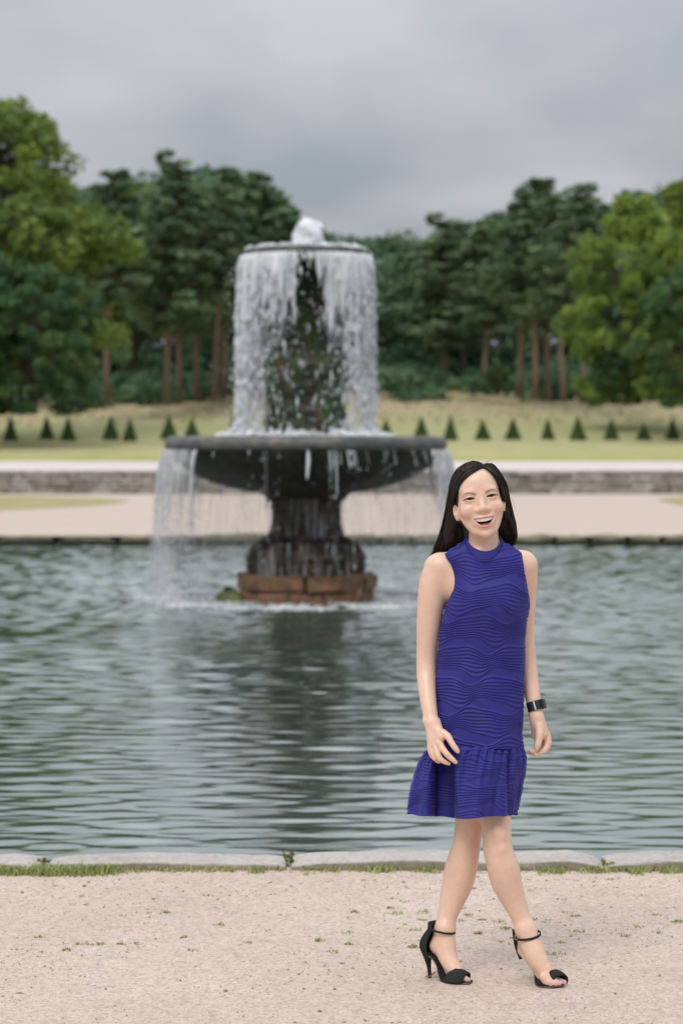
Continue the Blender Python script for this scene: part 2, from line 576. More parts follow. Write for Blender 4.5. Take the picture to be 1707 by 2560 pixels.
def stone_block(L, W, H, nx, ny, r, seed, amp, corner=0.02):
    """A weathered rectangular stone: box grid with rounded worn edges and chipped corners, origin at its centre."""
    rr = np.random.default_rng(seed)
    bm = bmesh.new()
    bmesh.ops.create_cube(bm, size=1.0)
    ex = [e for e in bm.edges if abs(e.verts[0].co.x - e.verts[1].co.x) > 0.5]
    bmesh.ops.subdivide_edges(bm, edges=ex, cuts=nx, use_grid_fill=True)
    oth = [e for e in bm.edges if abs(e.verts[0].co.x - e.verts[1].co.x) < 1e-4]
    bmesh.ops.subdivide_edges(bm, edges=oth, cuts=ny, use_grid_fill=True)
    bm.verts.index_update()
    v = np.array([tuple(p.co) for p in bm.verts])
    f = [tuple(q.index for q in p.verts) for p in bm.faces]
    bm.free()
    s = np.array([L, W, H])
    sg = np.sign(v); tt = 1 - (1 - np.clip(np.abs(v) * 2, 0, 1)) ** 2.4
    v2 = v.copy(); v2[:, 1:] = (sg * tt / 2)[:, 1:]
    p = v2 * s
    core = np.sign(p) * np.maximum(np.abs(p) - 0, 0)
    lim = s / 2 - r
    inner = np.clip(p, -lim, lim)
    d = p - inner
    n = np.linalg.norm(d, axis=1, keepdims=True)
    p = inner + np.where(n > 1e-9, d / np.maximum(n, 1e-9) * np.minimum(n, r), 0)
    # chipped ends
    e = np.abs(v[:, 0]) > 0.42
    p[:, 2] -= corner * rr.uniform(0.3, 1.0) * np.clip((np.abs(v[:, 0]) - 0.40) / 0.1, 0, 1) * (v[:, 2] > 0) * np.where(v[:, 0] > 0, rr.uniform(0.2, 1), rr.uniform(0.2, 1))
    p += rr.normal(0, amp, p.shape)
    p[:, 2] += 0.004 * np.sin(p[:, 0] * 9 + seed)
    return p, f


def px_x(x, d):
    return (x - CX) / FPX * d


joints = [-6200, -4900, -3600, -2700, -1900, -700, 108, 723, 1512, 2310, 3100, 4000, 4900, 6000, 7400]
lab = {}
for i in range(len(joints) - 1):
    xa, xb = px_x(joints[i], 9.36), px_x(joints[i + 1], 9.36)
    gap = 0.022 if joints[i + 1] in (723, 108) else 0.012
    L = xb - xa - gap
    v, f = stone_block(L, KERB_Y1 - KERB_Y0, 0.30, 18, 5, 0.012, 40 + i, 0.0018, 0.034 if joints[i] in (108, 723, -700) else 0.018)
    dz = {108: -0.004, 723: 0.006, -700: 0.0, 1512: 0.003}.get(joints[i], _kr.uniform(-0.006, 0.006))
    me = make_mesh('kerb_stone', v, f, M_kerb)
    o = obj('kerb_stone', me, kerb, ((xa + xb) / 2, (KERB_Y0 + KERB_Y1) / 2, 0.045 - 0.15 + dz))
    o.rotation_euler = (R(_kr.uniform(-0.6, 0.6)), 0, R(_kr.uniform(-0.12, 0.12)))

# ---- stone edge of the far bank
m, nd, ln, b = new_mat('mossy_stone'); M_edge = m
b.inputs['Roughness'].default_value = 0.9
n1 = noise(nd, ln, 2.2, 5, 0.6, 'World'); n2 = noise(nd, ln, 1.1, 4, 0.6, 'World', stretch=(1, 1, 0.3))
c0 = ramp(nd, ln, n1.outputs['Fac'], [(0.3, (0.10, 0.095, 0.05)), (0.7, (0.24, 0.215, 0.14))])
g = nd.new('ShaderNodeNewGeometry'); sp = nd.new('ShaderNodeSeparateXYZ'); ln.new(g.outputs['Position'], sp.inputs[0])
am = nd.new('ShaderNodeMath'); am.operation = 'MULTIPLY_ADD'; am.inputs[1].default_value = 0.16; ln.new(n2.outputs['Fac'], am.inputs[0]); ln.new(sp.outputs['Z'], am.inputs[2])
low_tone = ramp(nd, ln, am.outputs[0], [(0.0, (1, 1, 1)), (0.022, (0, 0, 0))])      # darker towards the waterline, with a ragged upper edge
ln.new(mix(nd, ln, low_tone.outputs[0], c0.outputs[0], (0.022, 0.024, 0.014)), b.inputs['Base Color'])
bump(nd, ln, b, n1.outputs['Fac'], 0.6, 0.03)
mb = MB()
mb.box((0, BANK_Y + 0.32, -0.55), (280, 0.5, 0.84), 0)
edge = mb.build('bank_edging', simple_mat('dark_mortar', (0.03, 0.03, 0.022), 0.95, 0.3, 3), smooth=False)
edge['kind'] = 'structure'
x = -24.0
k = 0
while x < 24:
    L = _kr.uniform(0.55, 1.5)
    v, f = stone_block(L - _kr.uniform(0.012, 0.06), 0.5, 0.36, 5, 2, 0.05, 300 + k, 0.008, 0.05)
    o = obj('edge_stone', make_mesh('edge_stone', v, f, M_edge), edge, (x + L / 2, BANK_Y + 0.22 + _kr.normal(0, 0.02), -0.18 + _kr.normal(0, 0.012)))
    o.rotation_euler = (R(_kr.normal(0, 2)), R(_kr.normal(0, 1.0)), R(_kr.normal(0, 1.5)))
    x += L; k += 1
mb = MB()
for sgn in (-1, 1):
    xx = 24.2
    while xx < 130:
        L = _kr.uniform(1.0, 2.4)
        mb.box((sgn * (xx + L / 2), BANK_Y + 0.22, -0.18), (L - 0.08, 0.5, 0.36), 0.04)
        xx += L
o = mb.build('distant_edge_stones', M_edge, edge, smooth=False); o['kind'] = 'stuff'

# ---- retaining wall of squared stones
m, nd, ln, b = new_mat('wall_stone'); M_wall = m
b.inputs['Roughness'].default_value = 0.92
oi = nd.new('ShaderNodeObjectInfo')
n1 = noise(nd, ln, 3.0, 5, 0.7, 'World')
c0 = ramp(nd, ln, oi.outputs['Random'], [(0.0, (0.21, 0.195, 0.165)), (0.4, (0.30, 0.28, 0.245)), (0.75, (0.37, 0.345, 0.31)), (1.0, (0.45, 0.42, 0.385))])
c1 = ramp(nd, ln, n1.outputs['Fac'], [(0.3, (0.55, 0.55, 0.5)), (0.55, (1, 1, 1)), (0.75, (1.2, 1.18, 1.15))])
ln.new(mix(nd, ln, 1.0, c0.outputs[0], c1.outputs[0], 'MULTIPLY'), b.inputs['Base Color'])
wall = empty('retaining_wall', (0, WALL_Y, 0))
tag(wall, 'long low grey stone retaining wall between the sandy bank and the pale terrace path', 'wall')
mb = MB(); mb.box((0, 0.24, 0.345), (270, 0.36, 0.75), 0)
mb.build('wall_core', simple_mat('wall_mortar', (0.16, 0.145, 0.12), 0.95, 0.3, 4), wall, smooth=False)
protos = []
for k in range(10):
    v, f = chamfer_box(0.5, 0.12, 0.5, 0.03)
    protos.append(make_mesh('wall_stone', v + _gr.normal(0, 0.008, v.shape), f, M_wall, smooth=False))
rows = [(0.0, 0.17), (0.17, 0.16), (0.33, 0.15), (0.48, 0.15)]
n_w = 0
rest = MB()
for z0, hh in rows:
    x = -16.0 + _gr.uniform(0, 0.4)
    while x < 16:
        L = _gr.uniform(0.34, 0.85)
        o = obj('stone', protos[n_w % 10], wall, (x + L / 2, 0.05 + _gr.normal(0, 0.012), z0 + hh / 2 - 0.004))
        o.scale = (L - 0.025, 1.0, hh - 0.02)
        x += L; n_w += 1
    for sgn in (-1, 1):
        xx = 16.6
        while xx < 130:
            L = _gr.uniform(0.5, 1.2)
            rest.box((sgn * (xx + L / 2), 0.05, z0 + hh / 2), (L - 0.025, 0.24, hh - 0.02), 0)
            xx += L
x = -16.5
while x < 16.5:
    L = _gr.uniform(0.9, 1.4)
    o = obj('coping_stone', protos[n_w % 10], wall, (x + L / 2, 0.10, 0.69))
    o.scale = (L - 0.02, 1.7, 0.115)
    x += L; n_w += 1
for sgn in (-1, 1):
    xx = 17.4
    while xx < 130:
        rest.box((sgn * (xx + 0.6), 0.10, 0.69), (1.18, 0.4, 0.115), 0); xx += 1.2
o = rest.build('distant_stones', M_wall, wall, smooth=False); o['kind'] = 'stuff'
# ================================================================== THE FOUNTAIN
FS = FPX / FOUNT_Y                     # photo pixels per metre at the fountain


def fz(y):                             # photo row -> height at the fountain
    return CAM_H - (y - HY) / FS


def fr(hw):
    return hw / FS


m, nd, ln, b = new_mat('wet_dark_stone'); M_fst = m
b.inputs['Roughness'].default_value = 0.6
b.inputs['Specular IOR Level'].default_value = 0.25
n1 = noise(nd, ln, 3.2, 6, 0.68); n2 = noise(nd, ln, 5.0, 5, 0.7, stretch=(1.6, 1.6, 0.25)); n3 = noise(nd, ln, 28, 4, 0.6)
c0 = ramp(nd, ln, n1.outputs['Fac'], [(0.30, (0.010, 0.012, 0.011)), (0.50, (0.030, 0.028, 0.023)), (0.66, (0.095, 0.078, 0.058)), (0.8, (0.20, 0.175, 0.14))])
c1 = ramp(nd, ln, n2.outputs['Fac'], [(0.4, (0.45, 0.47, 0.45)), (0.7, (1.25, 1.2, 1.1))])
ln.new(mix(nd, ln, 1.0, c0.outputs[0], c1.outputs[0], 'MULTIPLY'), b.inputs['Base Color'])
bump(nd, ln, b, n3.outputs['Fac'], 0.5, 0.02)

m, nd, ln, b = new_mat('rim_stone'); M_rim = m
b.inputs['Roughness'].default_value = 0.5
n1 = noise(nd, ln, 5.0, 6, 0.68); n3 = noise(nd, ln, 30, 4, 0.6)
c0 = ramp(nd, ln, n1.outputs['Fac'], [(0.30, (0.05, 0.052, 0.05)), (0.52, (0.11, 0.11, 0.105)), (0.66, (0.20, 0.165, 0.12)), (0.8, (0.28, 0.17, 0.09))])
ln.new(c0.outputs[0], b.inputs['Base Color'])
bump(nd, ln, b, n3.outputs['Fac'], 0.5, 0.015)

m, nd, ln, b = new_mat('rusty_plinth_stone'); M_plinth = m
b.inputs['Roughness'].default_value = 0.6
n1 = noise(nd, ln, 4.5, 6, 0.75, 'World'); n2 = noise(nd, ln, 1.7, 5, 0.6, stretch=(1, 1, 0.7)); n3 = noise(nd, ln, 24, 4, 0.6)
c0 = ramp(nd, ln, n1.outputs['Fac'], [(0.28, (0.04, 0.03, 0.022)), (0.43, (0.15, 0.080, 0.045)), (0.58, (0.25, 0.115, 0.055)), (0.75, (0.31, 0.20, 0.12))])
moss = ramp(nd, ln, n2.outputs['Fac'], [(0.58, (0, 0, 0)), (0.70, (1, 1, 1))])
ln.new(mix(nd, ln, moss.outputs[0], c0.outputs[0], (0.10, 0.12, 0.025)), b.inputs['Base Color'])
bump(nd, ln, b, n3.outputs['Fac'], 0.7, 0.03)

m, nd, ln, b = new_mat('mossy_column_stone'); M_fcol = m
b.inputs['Roughness'].default_value = 0.6
n1 = noise(nd, ln, 3.5, 6, 0.7); n2 = noise(nd, ln, 2.2, 5, 0.6, stretch=(1, 1, 0.5)); n3 = noise(nd, ln, 24, 4, 0.6)
c0 = ramp(nd, ln, n1.outputs['Fac'], [(0.35, (0.012, 0.018, 0.014)), (0.55, (0.05, 0.042, 0.03)), (0.70, (0.20, 0.10, 0.045)), (0.8, (0.26, 0.2, 0.14))])
moss = ramp(nd, ln, n2.outputs['Fac'], [(0.44, (0, 0, 0)), (0.58, (1, 1, 1))])
ln.new(mix(nd, ln, moss.outputs[0], c0.outputs[0], (0.045, 0.085, 0.02)), b.inputs['Base Color'])
bump(nd, ln, b, n3.outputs['Fac'], 0.8, 0.04)

fountain = empty('fountain', (FOUNT_X, FOUNT_Y, WATER_Z))
tag(fountain, 'tall dark stone fountain of two tiered bowls with water pouring over both rims', 'fountain')
_fr = np.random.default_rng(31)


def fpart(name, prof, mat, seg=64, wob=None, rough=0.0, parent=None):
    prof = [(r, z - WATER_Z) for r, z in prof]
    v, f = lathe(prof, seg, wob)
    if rough:
        v = v + _fr.normal(0, rough, v.shape)
    return obj(name, make_mesh(name, v, f, mat), parent or fountain)


def dense(prof, n):
    prof = np.asarray(prof, float)
    d = np.concatenate([[0], np.cumsum(np.hypot(*np.diff(prof, axis=0).T))])
    t = np.linspace(0, d[-1], n)
    return np.stack([np.interp(t, d, prof[:, 0]), np.interp(t, d, prof[:, 1])], -1)


def octo(ang, z):                      # soft eight-sided plan
    a = (ang + np.pi / 8) % (np.pi / 4) - np.pi / 8
    return 0.45 + 0.55 * np.cos(np.pi / 8) / np.cos(a) * 1.04


# plinth: blocks laid round in two courses over a core
pl = fpart('plinth', [(0.01, fz(1437)), (fr(150), fz(1437)), (fr(156), fz(1440)), (fr(157), fz(1540)), (fr(157), -0.9)], M_plinth, 64, octo, 0.004)
for course, (ya, yb, nb, off) in enumerate(((1516, 1474, 12, 0.0), (1473, 1432, 12, 0.26))):
    for k in range(nb):
        a0 = off + k * 2 * np.pi / nb
        bl = MB()
        w = 2 * fr(163) * math.tan(np.pi / nb)
        z0, z1 = (fz(ya) - 0.25 * (course == 0)), fz(yb)
        bl.box((0, 0, 0), (0.16, w * 0.985, z1 - z0 - 0.008), 0.022, 0.013, None, _fr)
        o = bl.build('block', M_plinth, pl, smooth=False)
        rj = fr(165) - 0.065 + _fr.normal(0, 0.012)
        o.location = (math.cos(a0) * rj, math.sin(a0) * rj, (z0 + z1) / 2 - WATER_Z)
        o.rotation_euler = (0, 0, a0)
M_ped = M_fst.copy(); M_ped.name = 'weathered_brown_stone'
for n_ in M_ped.node_tree.nodes:
    if n_.type == 'VALTORGB' and abs(n_.color_ramp.elements[0].position - 0.30) < 1e-3:
        for e_, c_ in zip(n_.color_ramp.elements, ((0.018, 0.017, 0.015), (0.062, 0.048, 0.035), (0.17, 0.13, 0.092), (0.30, 0.25, 0.19))):
            e_.color = (*c_, 1)
fpart('pedestal', dense([(fr(150), fz(1436)), (fr(149), fz(1425)), (fr(149), fz(1400)), (fr(152), fz(1396)), (fr(151), fz(1388)), (fr(146), fz(1384)), (fr(143), fz(1374)), (fr(133), fz(1362)), (fr(117), fz(1352)), (fr(103), fz(1346)), (fr(97), fz(1342))], 40), M_ped, 64, octo, 0.013)
fpart('stem', dense([(fr(99), fz(1345)), (fr(93), fz(1334)), (fr(87), fz(1318)), (fr(84), fz(1290)), (fr(84), fz(1266)), (fr(90), fz(1250)), (fr(105), fz(1236)), (fr(124), fz(1222))], 36), M_ped, 64, None, 0.011)
lower = fpart('lower_bowl', dense([(fr(100), fz(1231)), (fr(150), fz(1226)), (fr(205), fz(1215)), (fr(255), fz(1198)), (fr(292), fz(1178)), (fr(318), fz(1158)), (fr(333), fz(1140)), (fr(338), fz(1127)), (fr(337), fz(1122))], 40), M_fst, 96, None, 0.004)
fpart('rim', dense([(fr(336), fz(1126)), (fr(346), fz(1124)), (fr(352), fz(1117)), (fr(353), fz(1108)), (fr(350), fz(1099)), (fr(342), fz(1092)), (fr(328), fz(1090)), (fr(318), fz(1094)), (fr(312), fz(1101))], 24), M_rim, 96, None, 0.003, lower)
M_basin = simple_mat('basin_water', (0.25, 0.30, 0.31), 0.12, 0.15, 8, 0.3, 0.02)
fpart('basin_water', [(0.01, fz(1096)), (fr(120), fz(1096)), (fr(230), fz(1095.5)), (fr(326), fz(1095))], M_basin, 64, None, 0.004, lower)
fpart('column', dense([(fr(99), fz(1100)), (fr(97), fz(1070)), (fr(95), fz(1040)), (fr(94), fz(1000)), (fr(96), fz(960)), (fr(101), fz(930)), (fr(104), fz(917)), (fr(99), fz(903)), (fr(82), fz(890)), (fr(64), fz(872)), (fr(52), fz(850)), (fr(46), fz(820)), (fr(42), fz(780)), (fr(40), fz(730)), (fr(44), fz(700)), (fr(56), fz(684)), (fr(72), fz(676))], 70), M_fcol, 48, lambda a, z: 1 + 0.06 * np.sin(6 * a) + 0.03 * np.sin(11 * a + z * 5), 0.016)
upper = fpart('upper_bowl', dense([(fr(60), fz(684)), (fr(90), fz(678)), (fr(120), fz(668)), (fr(140), fz(655)), (fr(149), fz(645)), (fr(151), fz(640))], 20), M_fst, 64, None, 0.004)
fpart('rim', dense([(fr(149), fz(644)), (fr(155), fz(641)), (fr(158), fz(635)), (fr(157), fz(629)), (fr(151), fz(625)), (fr(142), fz(626)), (fr(136), fz(631))], 16), M_rim, 64, None, 0.003, upper)
fpart('basin_water', [(0.01, fz(626)), (fr(80), fz(626)), (fr(152), fz(625.6))], M_basin, 48, None, 0.003, upper)

# mossy rock at the foot of the plinth
v, f = lathe([(0.02, 0.30), (0.10, 0.26), (0.2, 0.17), (0.28, 0.06), (0.33, -0.3)], 14)
v = v * np.array([0.55, 0.45, 0.55]) + _fr.normal(0, 0.025, v.shape)
rk = obj('rock', make_mesh('rock', v, f, simple_mat('mossy_rock', (0.14, 0.16, 0.06), 0.85, 0.5, 6, 0.6, 0.03)), None, (FOUNT_X - 0.88, FOUNT_Y - 0.25, WATER_Z - 0.02))
tag(rk, 'small mossy rock poking out of the pond at the foot of the fountain plinth', 'rock')

# ------------------------------------------------------------------ falling water
m, nd, ln, b = new_mat('white_water'); M_ww = m
b.inputs['Base Color'].default_value = (0.96, 0.97, 0.985, 1)
b.inputs['Roughness'].default_value = 0.3
b.inputs['IOR'].default_value = 1.33
tr = nd.new('ShaderNodeBsdfTranslucent'); tr.inputs['Color'].default_value = (0.96, 0.97, 0.985, 1)
tp = nd.new('ShaderNodeBsdfTransparent')
ms = nd.new('ShaderNodeMixShader'); ms.inputs[0].default_value = 0.2
ln.new(b.outputs[0], ms.inputs[1]); ln.new(tr.outputs[0], ms.inputs[2])
ms2 = nd.new('ShaderNodeMixShader'); ms2.inputs[0].default_value = 0.04
ln.new(ms.outputs[0], ms2.inputs[1]); ln.new(tp.outputs[0], ms2.inputs[2])
ln.new(ms2.outputs[0], nd['Material Output'].inputs['Surface'])

m, nd, ln, b = new_mat('thin_water_film'); M_film = m
b.inputs['Base Color'].default_value = (0.95, 0.96, 0.97, 1)
b.inputs['Roughness'].default_value = 0.3
tr = nd.new('ShaderNodeBsdfTranslucent'); tr.inputs['Color'].default_value = (0.95, 0.96, 0.97, 1)
tp = nd.new('ShaderNodeBsdfTransparent')
ms = nd.new('ShaderNodeMixShader'); ms.inputs[0].default_value = 0.25
ln.new(b.outputs[0], ms.inputs[1]); ln.new(tr.outputs[0], ms.inputs[2])
stre = noise(nd, ln, 14.0, 6, 0.72, stretch=(1.8, 1.8, 0.10))
al = ramp(nd, ln, stre.outputs['Fac'], [(0.24, (0, 0, 0)), (0.56, (0.95, 0.95, 0.95))])
ms2 = nd.new('ShaderNodeMixShader')
ln.new(al.outputs[0], ms2.inputs[0]); ln.new(tp.outputs[0], ms2.inputs[1]); ln.new(ms.outputs[0], ms2.inputs[2])
ln.new(ms2.outputs[0], nd['Material Output'].inputs['Surface'])

M_trickle = M_film.copy(); M_trickle.name = 'trickling_water'
for n_ in M_trickle.node_tree.nodes:
    if n_.type == 'VALTORGB': n_.color_ramp.elements[0].position = 0.50; n_.color_ramp.elements[1].position = 0.78
M_veil = M_film.copy(); M_veil.name = 'misty_veil'
for n_ in M_veil.node_tree.nodes:
    if n_.type == 'VALTORGB': n_.color_ramp.elements[0].position = 0.22; n_.color_ramp.elements[1].position = 0.82; n_.color_ramp.elements[1].color = (0.5, 0.5, 0.5, 1)
    if n_.type == 'TEX_NOISE': n_.inputs['Scale'].default_value = 8.0; n_.inputs['Detail'].default_value = 4

OCT_V = np.array([(1, 0, 0), (0, 1, 0), (-1, 0, 0), (0, -1, 0), (0, 0, 1), (0, 0, -1)], float)
OCT_F = np.array([(0, 1, 4), (1, 2, 4), (2, 3, 4), (3, 0, 4), (1, 0, 5), (2, 1, 5), (3, 2, 5), (0, 3, 5)])


def blobs(cent, size, rn, jitter=0.25):
    """Many small rounded lumps of water: centres (n,3), sizes (n,3)."""
    n = len(cent)
    v = OCT_V[None] * size[:, None, :] * (1 + rn.uniform(-jitter, jitter, (n, 6, 1))) + cent[:, None, :]
    f = OCT_F[None] + (np.arange(n) * 6)[:, None, None]
    return v.reshape(-1, 3), f.reshape(-1, 3)


def curtain(name, rimR, z0, z1, n, v0, dens, thick, breakup, seed, label, drop_share=1.0, low=None, drag=0):
    rn = np.random.default_rng(seed)
    V, F, base = [], [], 0
    cents, sizes = [], []
    k = 0
    while k < n:
        a = rn.uniform(0, 2 * np.pi)
        d = dens(a)
        if rn.uniform() > d:
            continue
        k += 1
        vv = max(0.02, rn.normal(v0, v0 * 0.28))
        T = math.sqrt(2 * (z0 - z1) / 9.81)
        th = thick * rn.lognormal(0, 0.45)
        tb = (low(a) * 0.45 + 0.55 if low else 1) * T * np.clip(rn.normal(breakup, 0.24) * (0.45 + 0.6 * d), 0.18, 1.0)
        ns = 14
        t = np.linspace(0, tb, ns)
        wob = np.cumsum(rn.normal(0, 0.0022, ns)) + 0.003 * np.sin(t * 25 + rn.uniform(0, 6))
        r = rimR + vv * 0.16 * (1 - np.exp(-t / 0.16)) * drag + vv * t * (1 - drag) + 0.01
        aa = a + wob / rimR
        z = z0 - 0.5 * 9.81 * t ** 2
        pts = np.stack([r * np.cos(aa), r * np.sin(aa), z], -1)
        rad = th * np.clip(0.22 + 2.6 * t / T, 0, 1) * (1.05 - 0.4 * t / T) * (1 + 0.18 * np.sin(t * 28 + rn.uniform(0, 6))) * np.where(np.arange(ns) == ns - 1, 0.15, 1)
        tan = np.array([-math.sin(a), math.cos(a), 0]); out = np.array([math.cos(a), math.sin(a), 0])
        wid = rn.uniform(1.0, 3.2)
        ring = np.stack([tan * wid, out * 0.8, -tan * wid, -out * 0.8])
        v = pts[:, None, :] + rad[:, None, None] * ring[None]
        V.append(v.reshape(-1, 3))
        idx = np.arange(ns * 4).reshape(ns, 4)
        F.append(np.stack([idx[:-1], np.roll(idx[:-1], -1, 1), np.roll(idx[1:], -1, 1), idx[1:]], -1).reshape(-1, 4) + base)
        base += ns * 4
        # the stream breaks into drops
        nd_ = max(1, int(rn.integers(5, 20) * drop_share * (low(a) if low else 1)))
        td = rn.uniform(tb * 0.75, T, nd_)
        ad = a + rn.normal(0, 0.022, nd_) / rimR * (1 + td / T)
        rd = rimR + (vv * 0.16 * (1 - np.exp(-td / 0.16)) if drag else vv * td) + rn.normal(0, 0.03, nd_) * td + 0.01
        zd = z0 - 0.5 * 9.81 * td ** 2
        cents.append(np.stack([rd * np.cos(ad), rd * np.sin(ad), zd], -1))
        s = thick * rn.lognormal(-0.1, 0.4, nd_)
        sizes.append(np.stack([s, s, s * rn.uniform(1.5, 9.0, nd_)], -1))
    bv, bf = blobs(np.concatenate(cents), np.concatenate(sizes), rn)
    V.append(bv)
    me = make_mesh(name, np.concatenate(V), [np.concatenate(F), bf + base], M_ww)
    o = obj(name, me, None, (FOUNT_X, FOUNT_Y, 0))
    tag(o, label, 'water', kind='stuff')
    return o


def dens_up(a):
    x = math.cos(a); front = math.sin(a) < 0
    d = 0.95
    if front:
        if abs(x - 0.03) < 0.15: d = 0.10
        elif abs(x - 0.03) < 0.5: d = 0.8
        d *= 0.22 + 0.78 * (0.5 + 0.5 * math.sin(a * 19 + 1.0) * math.sin(a * 7.3 + 0.4)) ** 1.6
        if x > 0.86: d *= 0.55
    else:
        d = 0.55 * (0.6 + 0.4 * math.sin(a * 17))
    return max(d, 0.03)


def dens_low(a):
    x = math.cos(a); front = math.sin(a) < 0
    cl_ = 0.5 + 0.5 * math.sin(a * 31) * math.sin(a * 13 + 1)
    if x < -0.72: return 0.75 * (0.4 + 0.6 * cl_)
    if x > 0.86: return 0.55
    if front: return 0.05 * cl_ if x < 0.1 else 0.13 * cl_
    return 0.30 * cl_


curtain('water_curtain', fr(158), fz(640), fz(1092), 1500, 0.30, dens_up, 0.0064, 0.56, 51, 'white curtain of water falling from the small upper bowl of the fountain', 1.0,
        lambda a: 0.22 if (math.sin(a) < 0 and abs(math.cos(a)) < 0.62) else 0.75, 1)
curtain('water_curtain', fr(351), fz(1123), WATER_Z, 620, 0.25, dens_low, 0.0026, 0.55, 52, 'thin veil of water falling from the wide lower bowl into the pond', 0.9)

# thin films that cling between the streams
def film(name, R0, z0, z1, v0, parts, label, seed, mat=None, ragged=False):
    V, F, base = [], [], 0
    T = math.sqrt(2 * (z0 - z1) / 9.81)
    for a0, a1 in parts:
        na, nt = max(6, int((a1 - a0) / 0.03)), 16
        t = np.linspace(0.02, T, nt)
        a = np.linspace(a0, a1, na)
        t = t[:, None] * (0.74 + 0.16 * np.sin(a * 11 + seed) * np.sin(a * 4.3) + 0.10 * np.sin(a * 37 + 2))[None] if ragged else t[:, None] + 0 * a[None]
        rr = R0 + v0 * t + 0.012 * np.sin(a[None] * 23 + t * 6) + 0.008
        v = np.stack([rr * np.cos(a)[None], rr * np.sin(a)[None], z0 - 4.905 * t ** 2], -1)
        V.append(v.reshape(-1, 3)); F.append(grid_faces(nt, na) + base); base += nt * na
    o = obj(name, make_mesh(name, np.concatenate(V), F, mat or M_film), None, (FOUNT_X, FOUNT_Y, 0))
    tag(o, label, 'water', kind='stuff')


film('water_film', fr(352) + 0.01, fz(1123), WATER_Z, 0.24, [(R(96), R(216)), (R(-30), R(84))], 'sheer film of falling water under the rim of the lower bowl', 1, M_veil)
film('water_film', fr(158) + 0.008, fz(652), fz(850), 0.09, [(R(96), R(262)), (R(-74), R(84))], 'sheer film of falling water between the streams of the upper bowl', 2, None, True)


# water clinging to the stem under the bowl
film('water_film', fr(96), fz(1238), fz(1345), 0.02, [(R(190), R(350))], 'thin white film of water sliding down the stem of the fountain', 3, M_trickle)
film('water_film', fr(150), fz(1352), fz(1500), 0.07, [(R(190), R(350))], 'thin white trickles of water over the pedestal of the fountain', 4, M_trickle)

# spray thrown out beside the curtain
rn = np.random.default_rng(61)
n = 900
a = rn.uniform(0, 2 * np.pi, n); rr = fr(170) + np.abs(rn.normal(0, 0.09, n)); z = rn.uniform(fz(1085), fz(650), n)
s = rn.lognormal(-5.1, 0.3, n)
v1, f1 = blobs(np.stack([rr * np.cos(a), rr * np.sin(a), z], -1), np.stack([s, s, s * 1.3], -1), rn)
o = obj('spray', make_mesh('spray', v1, f1, M_ww), None, (FOUNT_X, FOUNT_Y, 0))
tag(o, 'loose drops of spray flying off beside the falling curtain', 'water', kind='stuff')

# foam on the lower basin, round the plinth, and the bubbling jet on top
def foam(name, label, rlo, rhi, z, n, hgt, size, seed, ripple=0.0):
    rn = np.random.default_rng(seed)
    a = rn.uniform(0, 2 * np.pi, n) + 0.10 * np.sin(rn.uniform(0, 2 * np.pi, n)); a = a + 0.12 * np.sin(a * 9) + 0.05 * np.sin(a * 23)
    r = np.sqrt(rn.uniform(rlo ** 2, rhi ** 2, n)) if rlo < fr(300) else np.clip(rn.normal((rlo + rhi) / 2, (rhi - rlo) / 4.5, n), rlo * 0.9, rhi * 1.1)
    zz = z + np.abs(rn.normal(0, hgt, n)) * np.exp(-((r - (rlo + rhi) / 2) / (rhi - rlo) * 2) ** 2)
    s = size * rn.lognormal(0, 0.4, n)
    v, f = blobs(np.stack([r * np.cos(a), r * np.sin(a), zz], -1), np.stack([s * 1.5, s * 1.5, s], -1), rn)
    o = obj(name, make_mesh(name, v, f, M_ww), None, (FOUNT_X, FOUNT_Y, 0))
    tag(o, label, 'water', kind='stuff')


foam('foam', 'white splashing foam on the water of the lower bowl', fr(130), fr(225), fz(1095), 3600, 0.045, 0.013, 71)
foam('foam', 'bright ring of foam on the pond where the lower veil lands', fr(310), fr(430), WATER_Z + 0.004, 7000, 0.014, 0.0075, 72)
foam('foam', 'ripples of foam washing round the rusty plinth', fr(165), fr(330), WATER_Z + 0.004, 2600, 0.006, 0.006, 73)
foam('foam', 'low white foam brimming on the upper bowl', fr(20), fr(150), fz(626), 1400, 0.03, 0.012, 75)
rn = np.random.default_rng(74)
n = 4200
h = rn.uniform(0, 1, n) ** 0.9
rmax = fr(43) * np.where(h < 0.45, 1.0 - 0.25 * h / 0.45, np.sqrt(np.clip(1 - ((h - 0.45) / 0.55) ** 2, 0, 1)) * 0.78)
a = rn.uniform(0, 2 * np.pi, n); r = rmax * np.sqrt(rn.uniform(0.25, 1, n)) * (1 + 0.12 * np.sin(3 * a + h * 9))
lean = 0.03 * np.sin(h * 3)
s = 0.022 * rn.lognormal(0, 0.35, n)
cent = np.stack([r * np.cos(a) - 0.0 + lean, r * np.sin(a), fz(628) + h * fr(74)], -1)
v, f = blobs(cent, np.stack([s, s, s * 1.1], -1), rn)
cv, cf = lathe([(0.01, 0.0), (fr(34), 0.0), (fr(30), fr(24)), (fr(26), fr(40)), (fr(20), fr(54)), (fr(8), fr(62)), (0.002, fr(63))], 18)
cv = cv + rn.normal(0, 0.006, cv.shape) + np.array([0, 0, fz(628)])
o = obj('water_jet', make_mesh('water_jet', np.concatenate([cv, v]), [cf, f + len(cv)], M_ww), None, (FOUNT_X, FOUNT_Y, 0))
tag(o, 'white bubbling jet of water welling up at the very top of the fountain', 'water', kind='stuff')
